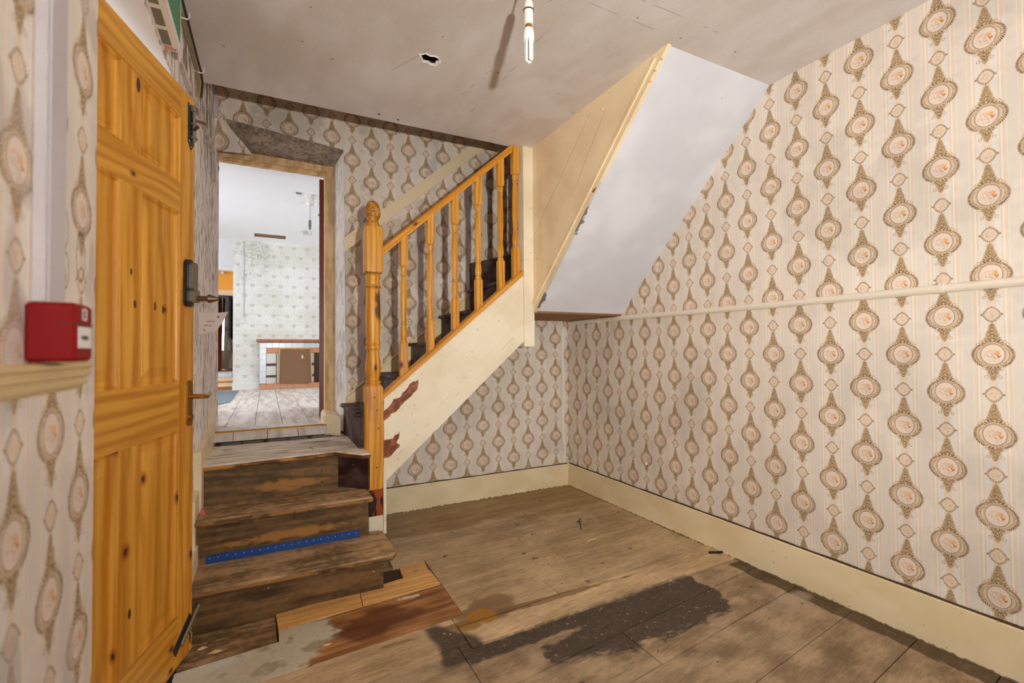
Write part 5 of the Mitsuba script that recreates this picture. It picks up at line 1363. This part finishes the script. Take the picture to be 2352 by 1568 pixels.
for s_, e_ in ((-0.001, 0.105), (0.425, 0.535)):
    zs = [(0.686, 0.760, 'mat_marble'), (0.762, 0.788, 'mat_darkband'), (0.790, 0.900, 'mat_marble'), (0.902, 0.930, 'mat_darkband'), (0.932, 1.056, 'mat_marble')]
    for a, b, m_ in zs:
        put('inset_tile', cbox(s_, e_, fy + 0.002, fy + 0.012, a, b, 0.001), m_, parent=fp)
put('metal_trim', cbox(0.112, 0.134, fy + 0.001, fy + 0.014, 0.686, 1.058, 0.002), 'mat_trunking', parent=fp)
put('metal_trim', cbox(0.404, 0.418, fy + 0.001, fy + 0.014, 0.686, 1.058, 0.002), 'mat_trunking', parent=fp)
fb_ = thing('fire_board', 'framed brown board leaning against the fireplace opening', 'board')
fo = lambda s, d, z: (0.140 + s, fy - 0.050 + 0.034 * (z - 0.684) / 0.43 + d, z)
fbm_ = hullpts([fo(0.006, 0, .686), (fo(0.372, 0, .686)), fo(0.372, .008, .686), fo(.006, .008, .686), fo(.010, 0, 1.11), fo(.360, 0, 1.11), fo(.360, .008, 1.11), fo(.010, .008, 1.11)])
put('panel', fbm_, 'mat_board', parent=fb_)
put('frame_edge', cat(tube([fo(-0.006, -0.003, .686), fo(0.004, -0.003, 1.113)], 0.005, 8), tube([fo(0.004, -0.003, 1.113), fo(.335, -.003, 1.113), fo(.350, -.003, 1.108), fo(.356, -.003, 1.095)], 0.005, 8), tube([fo(0.356, -0.003, 1.095), fo(0.368, -0.003, .686)], 0.005, 8)), 'mat_woodtrim', parent=fb_)
put('printed_figure', hullpts([fo(0.245, -.001, 1.02), fo(.262, -.001, 1.035), fo(.272, -.001, 1.0), fo(.258, -.001, .985), fo(.245, .004, 1.02), fo(.262, .004, 1.035)]), 'mat_beigepanel', parent=fb_)
# conduit and box on the breast
cd = thing('cable_conduit', 'grey conduit dropping to a white box on the chimney breast', 'conduit')
put('conduit', cbox(-0.247, -0.235, FY - 0.010, FY + 0.001, 1.47, NC - 0.02, 0.002), 'mat_trunking', parent=cd)
put('junction_box', cbox(-0.285, -0.222, FY - 0.030, FY + 0.001, 1.420, 1.480, 0.004), 'mat_white_plastic', parent=cd)
# ceiling fittings
tag(put('smoke_alarm', lathe([(0.012, NC - 0.052), (0.030, NC - 0.050), (0.034, NC - 0.036), (0.050, NC - 0.030), (0.054, NC - 0.008), (0.052, NC)], 0.344, 4.451, 24), 'mat_white_plastic', smooth=35), 'white round smoke alarm on the ceiling beyond the doorway', 'smoke alarm')
pl2 = thing('pendant_fitting', 'white ceiling rose with hanging connector in the room beyond', 'pendant lamp')
put('rose', lathe([(0.010, NC - 0.030), (0.034, NC - 0.024), (0.046, NC - 0.006), (0.047, NC)], 0.361, 4.674, 24), 'mat_white_plastic', smooth=35, parent=pl2)
put('flex', tube([(0.352, 4.674, NC - 0.02), (0.350, 4.674, NC - 0.18)], 0.0022, 6), 'mat_diffuser', parent=pl2)
put('connector', lathe([(0.006, NC - 0.245), (0.010, NC - 0.24), (0.010, NC - 0.215), (0.014, NC - 0.213), (0.014, NC - 0.200), (0.010, NC - 0.198), (0.010, NC - 0.185), (0.013, NC - 0.183), (0.013, NC - 0.165), (0.008, NC - 0.155)], 0.350, 4.674, 16), 'mat_diffuser', smooth=30, parent=pl2)
put('bulb', lathe([(0.006, NC - 0.30), (0.008, NC - 0.295), (0.008, NC - 0.245)], 0.350, 4.674, 12), 'mat_white_plastic', smooth=30, parent=pl2)
tag(put('emergency_light', cbox(0.365, 0.455, 5.78, 5.84, NC - 0.03, NC, 0.004), 'mat_trunking'), 'small grey rectangular light unit on the ceiling beyond', 'emergency light')
tag(put('ceiling_switch', cbox(0.22, 0.262, 4.40, 4.425, NC - 0.008, NC, 0.002), 'mat_diffuser'), 'little grey plate on the ceiling beyond the doorway', 'plate')
tag(put('floor_mat', xy(P((-0.75, 4.65), (-0.395, 4.72), (-0.29, 4.98), (-0.285, 6.42), (-0.75, 6.42)), NF + 0.001, NF + 0.006), 'mat_rug'), 'blue grey mat on the floor left of the fireplace', 'mat')
dr2 = thing('door_3', 'dark maroon door opened back into the room beyond', 'door', kind='structure')
put('leaf', hullpts([(0.318, 3.46, 0.63), (0.350, 3.46, 0.63), (0.432, 4.16, 0.63), (0.398, 4.16, 0.63), (0.318, 3.46, 2.25), (0.350, 3.46, 2.25), (0.432, 4.16, 2.25), (0.398, 4.16, 2.25)]), 'mat_maroon', parent=dr2)
put('latch', hullpts([(0.312, 3.462, 2.0), (0.319, 3.462, 2.0), (0.319, 3.475, 2.0), (0.312, 3.475, 2.0), (0.312, 3.462, 2.012), (0.319, 3.462, 2.012), (0.319, 3.475, 2.012), (0.312, 3.475, 2.012)]), 'mat_brass', parent=dr2)

# lobby behind the pine door
struct('wall_lobby', cat(cbox(-1.75, -1.65, 0.9, 3.3, -0.1, 2.7), cbox(-1.75, -0.40, 2.9, 3.0, -0.1, 2.7), cbox(-1.75, -0.43, 0.9, 1.0, -0.1, 2.7)), 'mat_white', 'white walls of the lobby behind the pine door', 'wall')
struct('ceiling_lobby', cbox(-1.75, -0.40, 0.9, 3.0, 2.62, 2.7), 'mat_white', 'white lobby ceiling', 'ceiling')
struct('floor_lobby', cbox(-1.75, -0.27, 0.9, 2.9, -0.1, -0.024), 'mat_plasterdark', 'lobby floor', 'floor')

# ================================================================== lights
def quad(c, u, v):
    c, u, v = [np.asarray(a, float) for a in (c, u, v)]
    return tm([c - u - v, c + u - v, c + u + v, c - u + v], [(0, 1, 2), (0, 2, 3)])


def emitter(name, mesh, rad, parent, bsdf='mat_winpane'):
    k = put(name, mesh, bsdf, parent=parent)
    scene[k]['emitter'] = {'type': 'area', 'radiance': {'type': 'rgb', 'value': list(rad)}}
    return k


# flash head behind the camera
fdir = (FLASH_AIM - FLASH_POS) / np.linalg.norm(FLASH_AIM - FLASH_POS)
fx = np.cross(fdir, [0, 0, 1])
fx /= np.linalg.norm(fx)
fy_ = np.cross(fx, fdir)
fu = thing('flash_unit', 'photographic flash head behind the viewpoint', 'flash')
emitter('lens', quad(FLASH_POS, -fx * 0.030, fy_ * 0.022), FLASH_POWER, fu)
hb = cbox(-0.038, 0.038, -0.029, 0.029, -0.09, -0.004, 0.004)
put('head', frame_map(hb, FLASH_POS, fx, fy_, fdir), 'mat_black', parent=fu)
for n_, b_ in (('hood', (-0.038, -0.034, -0.029, 0.029)), ('hood', (0.034, 0.038, -0.029, 0.029)), ('hood', (-0.038, 0.038, -0.029, -0.026)), ('hood', (-0.038, 0.038, 0.026, 0.029))):
    put(n_, frame_map(cbox(*b_, -0.004, 0.040 if b_[1] < -0.03 else 0.020), FLASH_POS, fx, fy_, fdir), 'mat_black', parent=fu)
put('stand', cyl((FLASH_POS[0] - 0.03, FLASH_POS[1] - 0.04, 0), (FLASH_POS[0] - 0.03, FLASH_POS[1] - 0.04, 1.17), 0.012, 10), 'mat_black', parent=fu)
put('stand_foot', lathe([(0.12, 0.0), (0.12, 0.008), (0.02, 0.03), (0.012, 0.05)], FLASH_POS[0] - 0.03, FLASH_POS[1] - 0.04, 20), 'mat_black', parent=fu)
# warm ceiling lamp behind the camera
cl = thing('ceiling_lamp', 'round warm ceiling lamp behind the viewpoint', 'ceiling lamp')
emitter('shade', lathe([(0.002, H - 0.115), (0.08, H - 0.11), (0.15, H - 0.085), (0.18, H - 0.045), (0.185, H - 0.012)], 0.15, -0.85, 24), LAMP_POWER, cl)
put('base', lathe([(0.190, H - 0.012), (0.195, H - 0.004), (0.19, H)], 0.15, -0.85, 24), 'mat_white_plastic', parent=cl)
# daylight windows
w2 = thing('window_2', 'window in the wall behind the viewpoint', 'window', kind='structure')
emitter('pane', quad((1.60, YREAR + 0.012, 1.45), (-0.42, 0, 0), (0, 0, 0.5)).copy(), WINDOW_REAR, w2)
put('frame', cat(cbox(1.13, 1.18, YREAR, YREAR + 0.03, 0.9, 2.0), cbox(2.02, 2.07, YREAR, YREAR + 0.03, 0.9, 2.0), cbox(1.13, 2.07, YREAR, YREAR + 0.03, 0.9, 0.95), cbox(1.13, 2.07, YREAR, YREAR + 0.03, 1.95, 2.0), cbox(1.585, 1.615, YREAR, YREAR + 0.03, 0.95, 1.95)), 'mat_white', parent=w2)
w3 = thing('window_3', 'daylight window in the side wall of the room beyond', 'window', kind='structure')
emitter('pane', quad((-1.59, 4.75, 1.45), (0, 0.50, 0), (0, 0, 0.50)), WINDOW_NEXT, w3)
w4 = thing('window_4', 'daylight window in the right wall of the room beyond', 'window', kind='structure')
emitter('pane', quad((2.59, 4.9, 1.5), (0, -0.55, 0), (0, 0, 0.55)), WINDOW_NEXT, w4)
w5 = thing('window_5', 'lobby window', 'window', kind='structure')
emitter('pane', quad((-1.0, 1.012, 1.5), (-0.35, 0, 0), (0, 0, 0.45)), WINDOW_LOBBY, w5)
emitter('pane', quad((-0.65, 9.12, 1.335), (0.055, 0, 0), (0, 0, 0.37)), WINDOW_FAR, wn)
